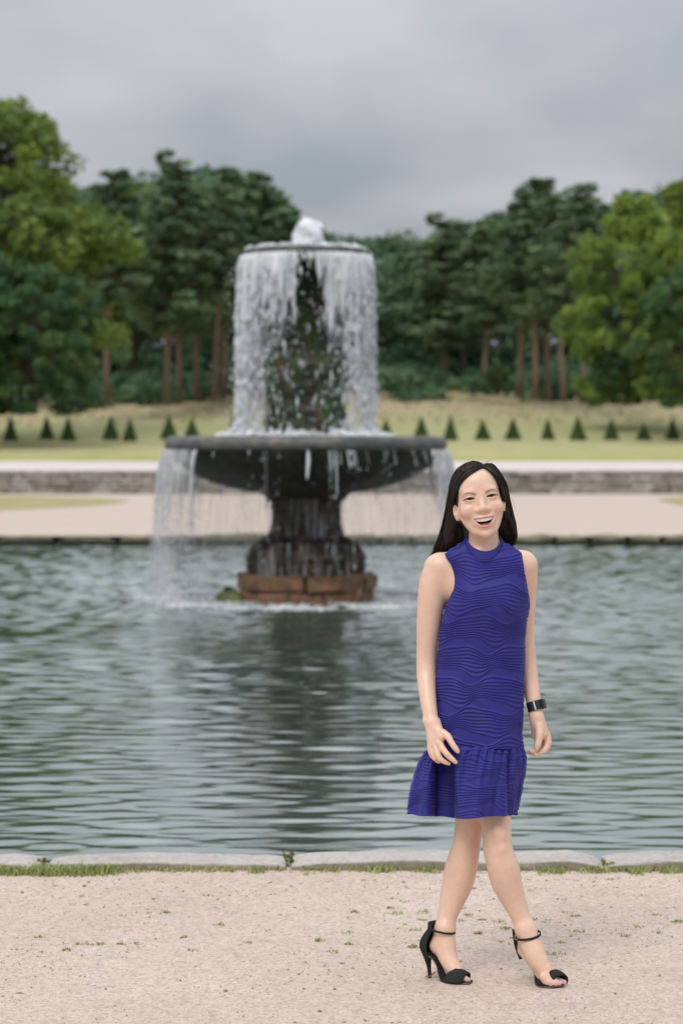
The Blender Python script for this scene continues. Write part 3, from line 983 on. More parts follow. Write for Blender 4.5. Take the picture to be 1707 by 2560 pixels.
# ================================================================== TREES
def leaf_mat(name, c_lo, c_hi, rough=0.6):
    m, nd, ln, b = new_mat(name)
    b.inputs['Roughness'].default_value = rough
    b.inputs['Specular IOR Level'].default_value = 0.25
    at = nd.new('ShaderNodeAttribute'); at.attribute_name = 'tint'
    oi = nd.new('ShaderNodeObjectInfo')
    ad = nd.new('ShaderNodeMath'); ad.operation = 'MULTIPLY_ADD'; ad.inputs[1].default_value = 0.25; ad.inputs[2].default_value = -0.12
    ln.new(oi.outputs['Random'], ad.inputs[0])
    sm = nd.new('ShaderNodeMath'); sm.operation = 'ADD'
    ln.new(at.outputs['Fac'], sm.inputs[0]); ln.new(ad.outputs[0], sm.inputs[1])
    c = ramp(nd, ln, sm.outputs[0], [(0.0, c_lo), (1.0, c_hi)])
    ln.new(c.outputs[0], b.inputs['Base Color'])
    tr = nd.new('ShaderNodeBsdfTranslucent'); ln.new(c.outputs[0], tr.inputs['Color'])
    ms = nd.new('ShaderNodeMixShader'); ms.inputs[0].default_value = 0.30
    ln.new(b.outputs[0], ms.inputs[1]); ln.new(tr.outputs[0], ms.inputs[2])
    ln.new(ms.outputs[0], nd['Material Output'].inputs['Surface'])
    return m


M_pine = leaf_mat('pine_needles', (0.090, 0.160, 0.092), (0.260, 0.355, 0.185))
M_decid = leaf_mat('broad_leaves', (0.065, 0.130, 0.042), (0.275, 0.365, 0.076))
M_decid2 = leaf_mat('dark_leaves', (0.054, 0.130, 0.062), (0.160, 0.255, 0.092))
M_lime = leaf_mat('lime_leaves', (0.095, 0.175, 0.044), (0.370, 0.480, 0.100))
M_forest = leaf_mat('far_leaves', (0.062, 0.135, 0.078), (0.165, 0.265, 0.135))
M_yew = leaf_mat('clipped_leaves', (0.058, 0.120, 0.044), (0.140, 0.205, 0.062))

m, nd, ln, b = new_mat('pine_bark'); M_bark = m
b.inputs['Roughness'].default_value = 0.9
t = nd.new('ShaderNodeTexCoord'); sp = nd.new('ShaderNodeSeparateXYZ'); ln.new(t.outputs['Object'], sp.inputs[0])
nz = noise(nd, ln, 2.5, 5, 0.7, stretch=(2, 2, 0.5))
hm = nd.new('ShaderNodeMath'); hm.operation = 'MULTIPLY_ADD'; hm.inputs[1].default_value = 0.6
ln.new(sp.outputs['Z'], hm.inputs[0]); 
n2 = nd.new('ShaderNodeMath'); n2.operation = 'MULTIPLY'; n2.inputs[1].default_value = 0.3; ln.new(nz.outputs['Fac'], n2.inputs[0]); ln.new(n2.outputs[0], hm.inputs[2])
c = ramp(nd, ln, hm.outputs[0], [(0.10, (0.19, 0.14, 0.11)), (0.35, (0.27, 0.17, 0.125)), (0.6, (0.32, 0.165, 0.105))])
c1 = ramp(nd, ln, nz.outputs['Fac'], [(0.35, (0.6, 0.6, 0.6)), (0.65, (1.2, 1.2, 1.2))])
ln.new(mix(nd, ln, 1.0, c.outputs[0], c1.outputs[0], 'MULTIPLY'), b.inputs['Base Color'])
M_dbark = simple_mat('leafy_tree_bark', (0.075, 0.06, 0.045), 0.9, 0.3, 4)


def leaves(cent, nrm_bias, size, rn, tint, aspect=1.0):
    """Randomly turned leaf-sprig quads."""
    n = len(cent)
    a = rn.normal(0, 1, (n, 3)); a /= np.linalg.norm(a, axis=1)[:, None]
    q = rn.normal(0, 1, (n, 3)) + np.asarray(nrm_bias)
    bvec = np.cross(a, q); bvec /= np.linalg.norm(bvec, axis=1)[:, None] + 1e-9
    s = size * rn.uniform(0.6, 1.4, n)[:, None]
    u, w = a * s * 0.5, bvec * s * 0.5 * aspect
    v = np.stack([cent - u - w * 0.6, cent + u * 0.2 - w, cent + u, cent - u * 0.1 + w], 1).reshape(-1, 3)
    f = np.arange(n * 4).reshape(n, 4)
    return v, f, np.repeat(tint, 4)


def ball(n, rn, shell=0.35):
    d = rn.normal(0, 1, (n, 3)); d /= np.linalg.norm(d, axis=1)[:, None]
    return d * (shell + (1 - shell) * rn.uniform(0, 1, n)[:, None] ** 0.6)


def crown_from_clumps(name, clumps, rn, mat, size, per):
    C, T = [], []
    for (c, rad, tint) in clumps:
        n = int(per * rn.uniform(0.8, 1.2))
        C.append(ball(n, rn) * np.asarray(rad) + np.asarray(c))
        T.append(np.clip(tint + rn.normal(0, 0.10, n), 0, 1))
    C = np.concatenate(C); T = np.concatenate(T)
    v, f, t = leaves(C, (0, 0, 1.6), size, rn, T)
    return make_mesh(name, v, f, mat, False, t)


# every tree is modelled 1 unit tall; its Empty scales it to size
def make_pine(seed, crown_from=0.42, spread=0.13, mat=None):
    rn = np.random.default_rng(seed)
    lean = rn.normal(0, 0.012, 2)
    zz = np.linspace(0, 0.97, 9)
    path = np.stack([lean[0] * zz ** 2 * 6 * 0.3 + 0.006 * np.sin(zz * 7 + seed), lean[1] * zz ** 2, zz], -1)
    tr = MB(); tr.tube(path, np.interp(zz, [0, 0.05, 0.5, 1], [0.0135, 0.0115, 0.0085, 0.002]), 8)
    clumps = []
    z = crown_from
    while z < 0.99:
        h = (z - crown_from) / (1 - crown_from)
        reach = spread * (0.55 + 0.6 * math.sin(math.pi * min(1, h * 0.75 + 0.22))) * (1.0 - 0.55 * h ** 2.2)
        for k in range(int(rn.integers(8, 14)) if h < 0.85 else 5):
            a = rn.uniform(0, 2 * np.pi); rr = reach * (rn.uniform(0.12, 1.0) if rn.uniform() > 0.12 else rn.uniform(1.0, 1.35))
            px, py = np.interp(z, path[:, 2], path[:, 0]), np.interp(z, path[:, 2], path[:, 1])
            c = (px + rr * math.cos(a), py + rr * math.sin(a), z + rn.normal(0, 0.020))
            w = rn.uniform(0.022, 0.060) * (1 - 0.35 * h)
            clumps.append((c, (w, w, w * rn.uniform(0.36, 0.62)), rn.uniform(0.1, 0.9)))
            if rn.uniform() < 0.7:
                tr.tube([(px, py, z - 0.03), ((px + c[0]) / 2, (py + c[1]) / 2, z - 0.012), c], [0.0042, 0.003, 0.0012], 4, False)
        z += rn.uniform(0.024, 0.042)
    crown = crown_from_clumps('crown', clumps, rn, mat or M_pine, 0.018, 75)
    trunk = make_mesh('trunk', np.concatenate(tr.v), tr.f, M_bark)
    return trunk, crown


def make_broad(seed, mat, low=0.04, wide=0.33, ncl=120, per=120, size=0.022, top=0.9):
    rn = np.random.default_rng(seed)
    zz = np.linspace(0, 0.8, 8)
    path = np.stack([0.02 * np.sin(zz * 5 + seed), 0.02 * np.cos(zz * 4), zz], -1)
    tr = MB(); tr.tube(path, np.interp(zz, [0, 0.06, 0.8], [0.034, 0.024, 0.005]), 9)
    clumps = []
    for k in range(ncl):
        h = rn.uniform(0, 1)
        z = low + (0.955 - low) * h
        prof = wide * (math.sin(math.pi * (0.16 + 0.80 * h ** 0.85)) ** 0.75) * (1 + 0.22 * math.sin(h * 17 + seed))
        a = rn.uniform(0, 2 * np.pi); rr = prof * rn.uniform(0.55, 1.0)
        c = np.array((rr * math.cos(a), rr * math.sin(a), z))
        w = rn.uniform(0.034, 0.082)
        clumps.append((c, (w, w, w * rn.uniform(0.55, 0.95)), rn.uniform(0.05, 0.75) + 0.2 * h))
        if k % 4 == 0:
            p0 = path[min(7, max(1, int(h * 7)))]
            tr.tube([p0 - np.array([0, 0, 0.06]), (p0 + c) / 2, c], [0.009, 0.006, 0.002], 5, False)
    crown = crown_from_clumps('crown', clumps, rn, mat, size, per)
    trunk = make_mesh('trunk', np.concatenate(tr.v), tr.f, M_dbark)
    return trunk, crown


PINES = [make_pine(101, 0.40, 0.125), make_pine(102, 0.34, 0.135), make_pine(103, 0.46, 0.12), make_pine(104, 0.30, 0.15), make_pine(105, 0.52, 0.115)]
BROAD = make_broad(201, M_decid, 0.16, 0.34, 190, 160, 0.0175)
BROAD2 = make_broad(202, M_decid2, 0.02, 0.40, 130, 160, 0.021)
LIME = make_broad(203, M_lime, 0.03, 0.42, 170, 160, 0.020)
LIME2 = make_broad(204, M_decid, 0.30, 0.36, 90, 110, 0.024)


def tree(name, proto, x, top, base, d, wide, label, group, cat='tree', lean=0.0, rz=0.0):
    """x, top, base: photo column of the foot and rows of the crown top and of the foot; d: distance."""
    p = P(x, base, 0, d)
    h = (base - top) / FPX * d
    e = empty(name, (p[0], p[1], p[2] - 0.1), (0, R(lean), R(rz)))
    if cat == 'tree' and name == 'pine_tree': wide *= 1.22
    e.scale = (h * wide, h * wide, h)
    tag(e, label, cat, group)
    obj('trunk', proto[0], e); obj('crown', proto[1], e)
    return e


PG = 'pine trees along the edge of the wood'
BG = 'leafy trees at the edge of the wood'
tree('leafy_tree', BROAD, 15, 232, 1026, 122, 1.0, 'tallest yellow green leafy tree, its crown standing high above the pines on the left', BG, rz=20)
tree('leafy_tree', BROAD2, 85, 640, 1030, 112, 1.2, 'dark drooping bushy tree in front of the tallest yellow green tree', BG, rz=70)
tree('leafy_tree', BROAD2, -120, 560, 1032, 112, 1.1, 'dark leafy tree cut by the left edge of the view under the tallest crown', BG, rz=190)
tree('leafy_tree', LIME2, 335, 452, 1000, 165, 0.9, 'rounded mid green leafy tree filling the gap between the first two pines on the left', BG, rz=110)
tree('pine_tree', PINES[2], 268, 412, 1004, 135, 1.0, 'pine with one straight bare grey trunk standing apart beside the dark bushy tree', PG, lean=0, rz=40)
tree('pine_tree', PINES[1], 412, 402, 1006, 140, 1.0, 'broad pine with the leftmost leaning reddish trunk of the close trunks left of the fountain', PG, lean=2.2, rz=10)
tree('pine_tree', PINES[3], 448, 396, 1003, 146, 0.9, 'pointed pine with a slim red trunk, second of the close trunks left of the fountain', PG, lean=1.2, rz=120)
tree('pine_tree', PINES[0], 496, 455, 1000, 150, 1.05, 'pine with a dull brown trunk, third of the close trunks left of the fountain', PG, lean=1.0, rz=200)
tree('pine_tree', PINES[1], 560, 408, 999, 152, 0.95, 'tall pine whose crown peaks just left of the upper bowl of the fountain', PG, lean=0.6, rz=260)
tree('pine_tree', PINES[4], 538, 470, 1000, 144, 0.9, 'dark trunked pine partly behind the left side of the falling curtain', PG, lean=1.4, rz=310)
tree('pine_tree', PINES[0], 632, 428, 998, 158, 1.0, 'pine rising behind the falling curtain, last high crown before the skyline drops', PG, lean=-0.5, rz=75)
tree('pine_tree', PINES[3], 700, 492, 996, 170, 1.0, 'lower pine on the slope of the skyline directly behind the bubbling jet', PG, rz=15)
tree('pine_tree', PINES[2], 770, 545, 992, 185, 1.15, 'small far pine just right of the bubbling jet where the skyline drops', PG, rz=145)
tree('pine_tree', PINES[3], 1108, 548, 985, 172, 1.2, 'first pine of the right hand wood, with a trunk leaning steeply to the left', PG, lean=-9, rz=95)
tree('pine_tree', PINES[1], 1160, 545, 985, 178, 1.1, 'blue green pine stepping up the skyline behind the steeply leaning trunk', PG, lean=-3, rz=5)
tree('pine_tree', PINES[0], 1212, 540, 985, 165, 1.1, 'spreading pine on the right with dark low branches and hardly any bare trunk', PG, lean=-2, rz=230)
tree('pine_tree', PINES[4], 1292, 512, 988, 150, 1.15, 'pine with a pale leaning trunk, leftmost of the bare trunks on the right', PG, lean=-4.5, rz=165)
tree('pine_tree', PINES[0], 1338, 470, 992, 146, 1.0, 'pine with an upright pale orange trunk among the bare trunks on the right', PG, lean=-2.2, rz=285)
tree('pine_tree', PINES[1], 1368, 432, 996, 150, 0.95, 'pine with the highest pointed tip of the right hand wood and a thick dull trunk', PG, lean=-1.8, rz=50)
tree('pine_tree', PINES[2], 1408, 480, 994, 142, 1.0, 'pine with a slim greyish trunk between the thick dull trunk and the red one', PG, lean=-2.4, rz=330)
tree('pine_tree', PINES[4], 1456, 470, 1004, 136, 1.0, 'pine with the rightmost and reddest bare trunk beside the lime green tree', PG, lean=-2.6, rz=125)
tree('leafy_tree', LIME2, 1720, 446, 1000, 160, 1.0, 'far leafy tree with a thin top showing over the lime green tree at right', BG, rz=10)
tree('leafy_tree', LIME, 1590, 478, 1006, 128, 0.85, 'big lime green leafy tree rising at the right beside the reddest pine trunk', BG, rz=35)
tree('leafy_tree', BROAD2, 1735, 640, 1010, 118, 1.05, 'dark bushy tree low at the right edge in front of the lime green tree', BG, rz=205)
tree('leafy_tree', LIME, 1690, 560, 1008, 124, 0.75, 'yellowish leafy tree at the right edge below the thin far top', BG, rz=155)
tree('shrub', BROAD2, 1530, 860, 1005, 126, 1.1, 'low dark shrub under the lime green tree next to the reddest pine trunk', None, 'shrub', rz=100)
tree('shrub', BROAD2, 1240, 905, 986, 152, 1.4, 'low dark shrub between the spreading pine and the pale leaning trunk', None, 'shrub', rz=300)

# ---- the wood behind, one mass
SKY_X = [-900, -300, 0, 120, 200, 300, 350, 450, 600, 660, 720, 780, 830, 900, 1000, 1090, 1130, 1200, 1290, 1330, 1400, 1500, 1700, 2200, 2900]
SKY_Y = [420, 380, 380, 420, 480, 455, 445, 425, 430, 475, 535, 580, 600, 592, 588, 604, 588, 545, 520, 465, 480, 500, 470, 440, 450]
rn = np.random.default_rng(88)
C, T = [], []
for k in range(2300):
    x = rn.uniform(-800, 2500) if k > 1250 else rn.uniform(-60, 1770)
    d = rn.uniform(176, 215)
    ys = np.interp(x, SKY_X, SKY_Y)
    low = rn.uniform() < 0.30
    y = rn.uniform(ys + 14, 960) if not low else rn.uniform(880, 985)
    p = P(x, y, 0, d)
    n = 115
    w = rn.uniform(0.9, 2.0)
    C.append(ball(n, rn) * np.array([w, w, w * 0.6]) + p)
    T.append(np.clip(rn.uniform(0.05, 0.9) + rn.normal(0, 0.1, n), 0, 1))
C = np.concatenate(C); T = np.concatenate(T)
v, f, t = leaves(C, (0, 0, 1.6), 0.42, rn, T)
o = obj('forest', make_mesh('forest', v, f, M_forest, False, t))
tag(o, 'dense dark wood closing the view behind the front trees', 'wood', kind='stuff')

# undergrowth and long dry grass at the foot of the trees
C, T = [], []
for k in range(330):
    x = rn.uniform(-300, 2000)
    d = rn.uniform(153, 175)
    p = P(x, 990, 0, d)
    p[2] = lawn_z(np.array(p[0]), np.array(p[1])) + rn.uniform(0.2, 1.6)
    n = 90
    w = rn.uniform(0.6, 1.3)
    C.append(ball(n, rn) * np.array([w, w, w * 0.6]) + p)
    T.append(np.clip(rn.uniform(0.0, 0.8) + rn.normal(0, 0.1, n), 0, 1))
C = np.concatenate(C); T = np.concatenate(T)
v, f, t = leaves(C, (0, 0, 0.8), 0.34, rn, T)
o = obj('undergrowth', make_mesh('undergrowth', v, f, M_forest, False, t))
tag(o, 'dark undergrowth between the tree trunks', 'undergrowth', kind='stuff')

M_straw = simple_mat('dry_grass', (0.44, 0.365, 0.215), 0.95, 0.35, 0.4)
n = 2200
x = rn.uniform(-34, 34, n); y = rn.uniform(133, 152, n)
z = lawn_z(x, y)
hh = rn.uniform(0.08, 0.24, n); ww = rn.uniform(0.05, 0.16, n); a = rn.uniform(0, np.pi, n); ln_ = rn.normal(0, 0.12, (n, 2))
dx, dy = np.cos(a) * ww, np.sin(a) * ww
v = np.stack([np.stack([x - dx, y - dy, z - 0.03], -1), np.stack([x + dx, y + dy, z - 0.03], -1), np.stack([x + ln_[:, 0], y + ln_[:, 1], z + hh], -1)], 1).reshape(-1, 3)
o = obj('dry_grass', make_mesh('dry_grass', v, np.arange(n * 3).reshape(n, 3), M_straw, False))
tag(o, 'long straw coloured grass along the foot of the wood', 'grass', kind='stuff')

# ---- clipped cones on the lawn
def cone_mesh(seed):
    rn = np.random.default_rng(seed)
    n = 2600
    h = 1 - np.sqrt(rn.uniform(0, 1, n)); a = rn.uniform(0, 2 * np.pi, n)
    r = (1 - h) * 0.5 * rn.uniform(0.86, 1.03, n) + 0.012
    c = np.stack([r * np.cos(a), r * np.sin(a), h * 0.97 + 0.02], -1)
    v, f, t = leaves(c, (0, 0, 0.2), 0.075, rn, np.clip(rn.uniform(0.1, 0.9, n), 0, 1))
    core, cf = lathe([(0.46, 0.01), (0.44, 0.05), (0.22, 0.5), (0.01, 0.96)], 14)
    return make_mesh('foliage', np.concatenate([core, v]), [cf, f + len(core)], M_yew, False, np.concatenate([np.full(len(core), 0.1), t]))


CONES = [cone_mesh(1), cone_mesh(2), cone_mesh(3)]
stem_v, stem_f = tube_geo([(0, 0, -0.05), (0, 0, 0.3)], [0.05, 0.04], 6)
STEM = make_mesh('stem', stem_v, stem_f, M_dbark)
cones = [
    (25, 1014, 957, 34, 'clipped cone at the far left end of the lawn'),
    (108, 1010, 956, 33, 'left cone of the first close pair on the lawn, counting from the left end'),
    (157, 1013, 959, 37, 'right cone of the first close pair on the lawn, counting from the left end'),
    (255, 1011, 956, 38, 'taller left cone of the middle pair left of the fountain, under the straight bare trunk'),
    (299, 1014, 962, 34, 'right cone of the middle pair left of the fountain'),
    (388, 1009, 956, 40, 'wide cone whose base just meets the left end of the lower bowl rim'),
    (441, 1004, 961, 34, 'slim cone standing half behind the left of the lower bowl rim'),
    (535, 1000, 958, 32, 'cone seen through the left edge of the falling curtain'),
    (886, 998, 962, 28, 'faint cone seen through the right edge of the falling curtain'),
    (967, 1002, 958, 32, 'slim cone half behind the right end of the lower bowl rim'),
    (1034, 1012, 957, 34, 'cone just clear of the right end of the lower bowl rim'),
    (1108, 1011, 966, 38, 'lighter green cone right above the head of the woman'),
    (1177, 1011, 962, 38, 'wide dark cone, next to the lighter one above the woman'),
    (1257, 1010, 963, 32, 'narrow cone between the wide dark cone and the tallest cone on the right'),
    (1326, 1012, 959, 40, 'tallest cone in the row right of the woman, below the upright orange trunk'),
    (1403, 1011, 963, 36, 'cone just right of the tallest one in the row'),
    (1477, 1012, 974, 36, 'shortest and squattest cone, second from the right end of the row'),
    (1543, 1010, 962, 33, 'clipped cone at the far right end of the lawn'),
]
for k, (xd, bd, td, wd, lb) in enumerate(cones):
    s = 1.0887
    p = None
    # walk out along the lawn until the foot of the cone lands on the wanted row
    for d in np.linspace(101, 150, 500):
        X = px_x(xd * s, d); zz = float(lawn_z(np.array(X), np.array(d)))
        if HY + (CAM_H - zz) / d * FPX <= bd * s - 1.0:
            break
    d = min(d, 124)
    X = px_x(xd * s, d); zz = float(lawn_z(np.array(X), np.array(d)))
    base_row = HY + (CAM_H - zz) / d * FPX
    h = (base_row - td * s) / FPX * d * 1.08; w = wd * s / FPX * d
    e = empty('topiary_cone', (X, d, zz - 0.02), (0, 0, R(k * 67)))
    e.scale = (w, w, h)
    tag(e, lb, 'topiary', 'clipped cones in a row on the dry lawn')
    obj('foliage', CONES[k % 3], e); obj('stem', STEM, e)
# ================================================================== THE PERSON
PB = P(1190, 2450)                       # foot of the figure
PB = np.array([PB[0], 7.5, 0.0])
person = empty('person', tuple(PB))
tag(person, 'laughing woman with long black hair, blue ridged sleeveless dress and black high heeled sandals', 'person')
PX = 1 / 800.0


def L(v):
    """world -> local of the person"""
    return np.asarray(v, float) - PB


# ------------------------------------------------------------------ implicit surfaces
class Field:
    def __init__(self, lo, hi, vox):
        self.lo = np.asarray(lo, float); self.vox = vox
        self.n = np.ceil((np.asarray(hi) - self.lo) / vox).astype(int) + 1
        self.F = np.full(self.n, 0.5, dtype=np.float32)

    def box(self, lo, hi):
        a = np.clip(np.floor((np.asarray(lo) - self.lo) / self.vox).astype(int), 0, self.n - 1)
        b = np.clip(np.ceil((np.asarray(hi) - self.lo) / self.vox).astype(int) + 1, 1, self.n)
        sl = tuple(slice(int(i), int(j)) for i, j in zip(a, b))
        ax = [(self.lo[k] + self.vox * np.arange(a[k], b[k])).astype(np.float32) for k in range(3)]
        return sl, ax[0][:, None, None], ax[1][None, :, None], ax[2][None, None, :]

    def put(self, sl, d, k):
        A = self.F[sl]
        if k <= 0:
            np.minimum(A, d, out=A)
        else:
            h = np.clip(0.5 + 0.5 * (A - d) / k, 0, 1)
            A[...] = A + (d - A) * h - k * h * (1 - h)

    def cut(self, sl, d, k):
        """smooth subtraction of d"""
        A = self.F[sl]
        if k <= 0:
            np.maximum(A, -d, out=A)
        else:
            h = np.clip(0.5 - 0.5 * (A + d) / k, 0, 1)
            A[...] = A + (-d - A) * h + k * h * (1 - h)

    def cone(self, p, q, r1, r2, k=0.012, cut=False):
        p = np.asarray(p, float); q = np.asarray(q, float)
        m = k + 0.012
        r = max(r1, r2) + m
        sl, X, Y, Z = self.box(np.minimum(p, q) - r, np.maximum(p, q) + r)
        ba = q - p
        l2 = float(ba @ ba) + 1e-12
        t = np.clip(((X - p[0]) * ba[0] + (Y - p[1]) * ba[1] + (Z - p[2]) * ba[2]) / l2, 0, 1)
        t = t * t * (3 - 2 * t) * 0 + t
        d = np.sqrt((X - p[0] - t * ba[0]) ** 2 + (Y - p[1] - t * ba[1]) ** 2 + (Z - p[2] - t * ba[2]) ** 2) - (r1 + (r2 - r1) * t)
        (self.cut if cut else self.put)(sl, d.astype(np.float32), k)

    def chain(self, pts, rad, k=0.012, sub=1):
        pts = np.asarray(pts, float); rad = np.asarray(rad, float)
        if sub > 1:
            q = catmull(np.concatenate([pts, rad[:, None]], 1), (len(pts) - 1) * sub + 1)
            pts, rad = q[:, :3], q[:, 3]
        m = k + 0.012
        sl, X, Y, Z = self.box((pts - rad[:, None]).min(0) - m, (pts + rad[:, None]).max(0) + m)
        D = np.full(tuple(q.stop - q.start for q in sl), 0.5, dtype=np.float32)
        S = Field.__new__(Field)
        S.lo = np.array([X.flat[0], Y.flat[0], Z.flat[0]], float); S.vox = self.vox; S.n = np.array(D.shape); S.F = D
        for i in range(len(pts) - 1):
            S.cone(pts[i], pts[i + 1], rad[i], rad[i + 1], 0)
        self.put(sl, D, k)

    def ell(self, c, r, k=0.012, M=None, cut=False):
        """ellipsoid; M: 3x3 whose rows are its axes"""
        c = np.asarray(c, float); r = np.asarray(r, float)
        m = k + 0.012
        ext = (np.abs(M).T @ r if M is not None else r) + m
        sl, X, Y, Z = self.box(c - ext, c + ext)
        X, Y, Z = X - c[0], Y - c[1], Z - c[2]
        if M is not None:
            X, Y, Z = (M[0, 0] * X + M[0, 1] * Y + M[0, 2] * Z, M[1, 0] * X + M[1, 1] * Y + M[1, 2] * Z, M[2, 0] * X + M[2, 1] * Y + M[2, 2] * Z)
        k0 = np.sqrt((X / r[0]) ** 2 + (Y / r[1]) ** 2 + (Z / r[2]) ** 2)
        k1 = np.sqrt((X / r[0] ** 2) ** 2 + (Y / r[1] ** 2) ** 2 + (Z / r[2] ** 2) ** 2) + 1e-9
        d = (k0 * (k0 - 1) / k1).astype(np.float32)
        (self.cut if cut else self.put)(sl, d, k)

    def mesh(self):
        F = self.F; n = F.shape
        ins = F < 0
        s = np.zeros(tuple(k - 1 for k in n), dtype=np.uint8)
        for dx in (0, 1):
            for dy in (0, 1):
                for dz in (0, 1):
                    s += ins[dx:n[0] - 1 + dx, dy:n[1] - 1 + dy, dz:n[2] - 1 + dz]
        cells = np.argwhere((s > 0) & (s < 8))
        idx = np.full(s.shape, -1, dtype=np.int32)
        idx[tuple(cells.T)] = np.arange(len(cells))
        acc = np.zeros((len(cells), 3)); cnt = np.zeros(len(cells))
        corners = [(a, b, c) for a in (0, 1) for b in (0, 1) for c in (0, 1)]
        for a in corners:
            for ax in range(3):
                if a[ax] == 0:
                    bb = list(a); bb[ax] = 1
                    fa = F[cells[:, 0] + a[0], cells[:, 1] + a[1], cells[:, 2] + a[2]]
                    fb = F[cells[:, 0] + bb[0], cells[:, 1] + bb[1], cells[:, 2] + bb[2]]
                    m = (fa < 0) != (fb < 0)
                    t = np.where(m, fa / np.where(m, fa - fb, 1), 0)
                    pos = np.tile(np.array(a, float), (len(cells), 1))
                    pos[:, ax] += t
                    acc[m] += pos[m]; cnt[m] += 1
        V = self.lo + self.vox * (cells + acc / cnt[:, None])
        quads = []
        for ax in range(3):
            o1, o2 = [(1, 2), (2, 0), (0, 1)][ax]
            sl0 = [slice(None)] * 3; sl1 = [slice(None)] * 3
            sl0[ax] = slice(0, n[ax] - 1); sl1[ax] = slice(1, n[ax])
            for o in (o1, o2):
                sl0[o] = slice(1, n[o] - 1); sl1[o] = slice(1, n[o] - 1)
            A, B = ins[tuple(sl0)], ins[tuple(sl1)]
            e = np.argwhere(A != B)
            flip = A[tuple(e.T)]
            e = e.copy(); e[:, o1] += 1; e[:, o2] += 1
            q = []
            for s1, s2 in ((-1, -1), (0, -1), (0, 0), (-1, 0)):
                c = e.copy(); c[:, o1] += s1; c[:, o2] += s2
                q.append(idx[tuple(c.T)])
            q = np.stack(q, -1)
            q[~flip] = q[~flip][:, ::-1]
            quads.append(q)
        return V, np.concatenate(quads)


# ------------------------------------------------------------------ the head's own frame
ROLL, YAW, PITCH = R(8.6), R(4), R(3)
_eu, _ev, _ew = np.array([1., 0, 0]), np.array([0, 0, 1.]), np.array([0, -1., 0])
_eu, _ew = math.cos(YAW) * _eu - math.sin(YAW) * _ew, math.cos(YAW) * _ew + math.sin(YAW) * _eu
_ev, _ew = math.cos(PITCH) * _ev - math.sin(PITCH) * _ew, math.cos(PITCH) * _ew + math.sin(PITCH) * _ev


def _roll(v):
    c, s = math.cos(ROLL), math.sin(ROLL)
    return np.array([v[0] * c - v[2] * s, v[1], v[0] * s + v[2] * c])


HU, HV, HW = _roll(_eu), _roll(_ev), _roll(_ew)
HM = np.stack([HU, HV, HW])
HC = P(1201.5, 1245, -0.085)


def H(u, v, w):
    """head frame (right in the photo, up, towards the camera; metres from between the eyes) -> world"""
    return HC + u * HU + v * HV + w * HW


def toH(p):
    return (np.asarray(p) - HC) @ HM.T


EYE_U = 0.0342
MW, MT, MC, MBt = 0.0310, -0.0632, -0.0612, -0.0850       # mouth half width, top mid, corners, bottom mid


def m_top(u): return MT + (MC - MT) * (u / MW) ** 2 + 0.0015 * np.exp(-(u / 0.004) ** 2) * 0
def m_bot(u): return MBt + (MC - MBt) * np.abs(u / MW) ** 2.3
def m_w(u): return 0.0075 - 15.5 * u ** 2


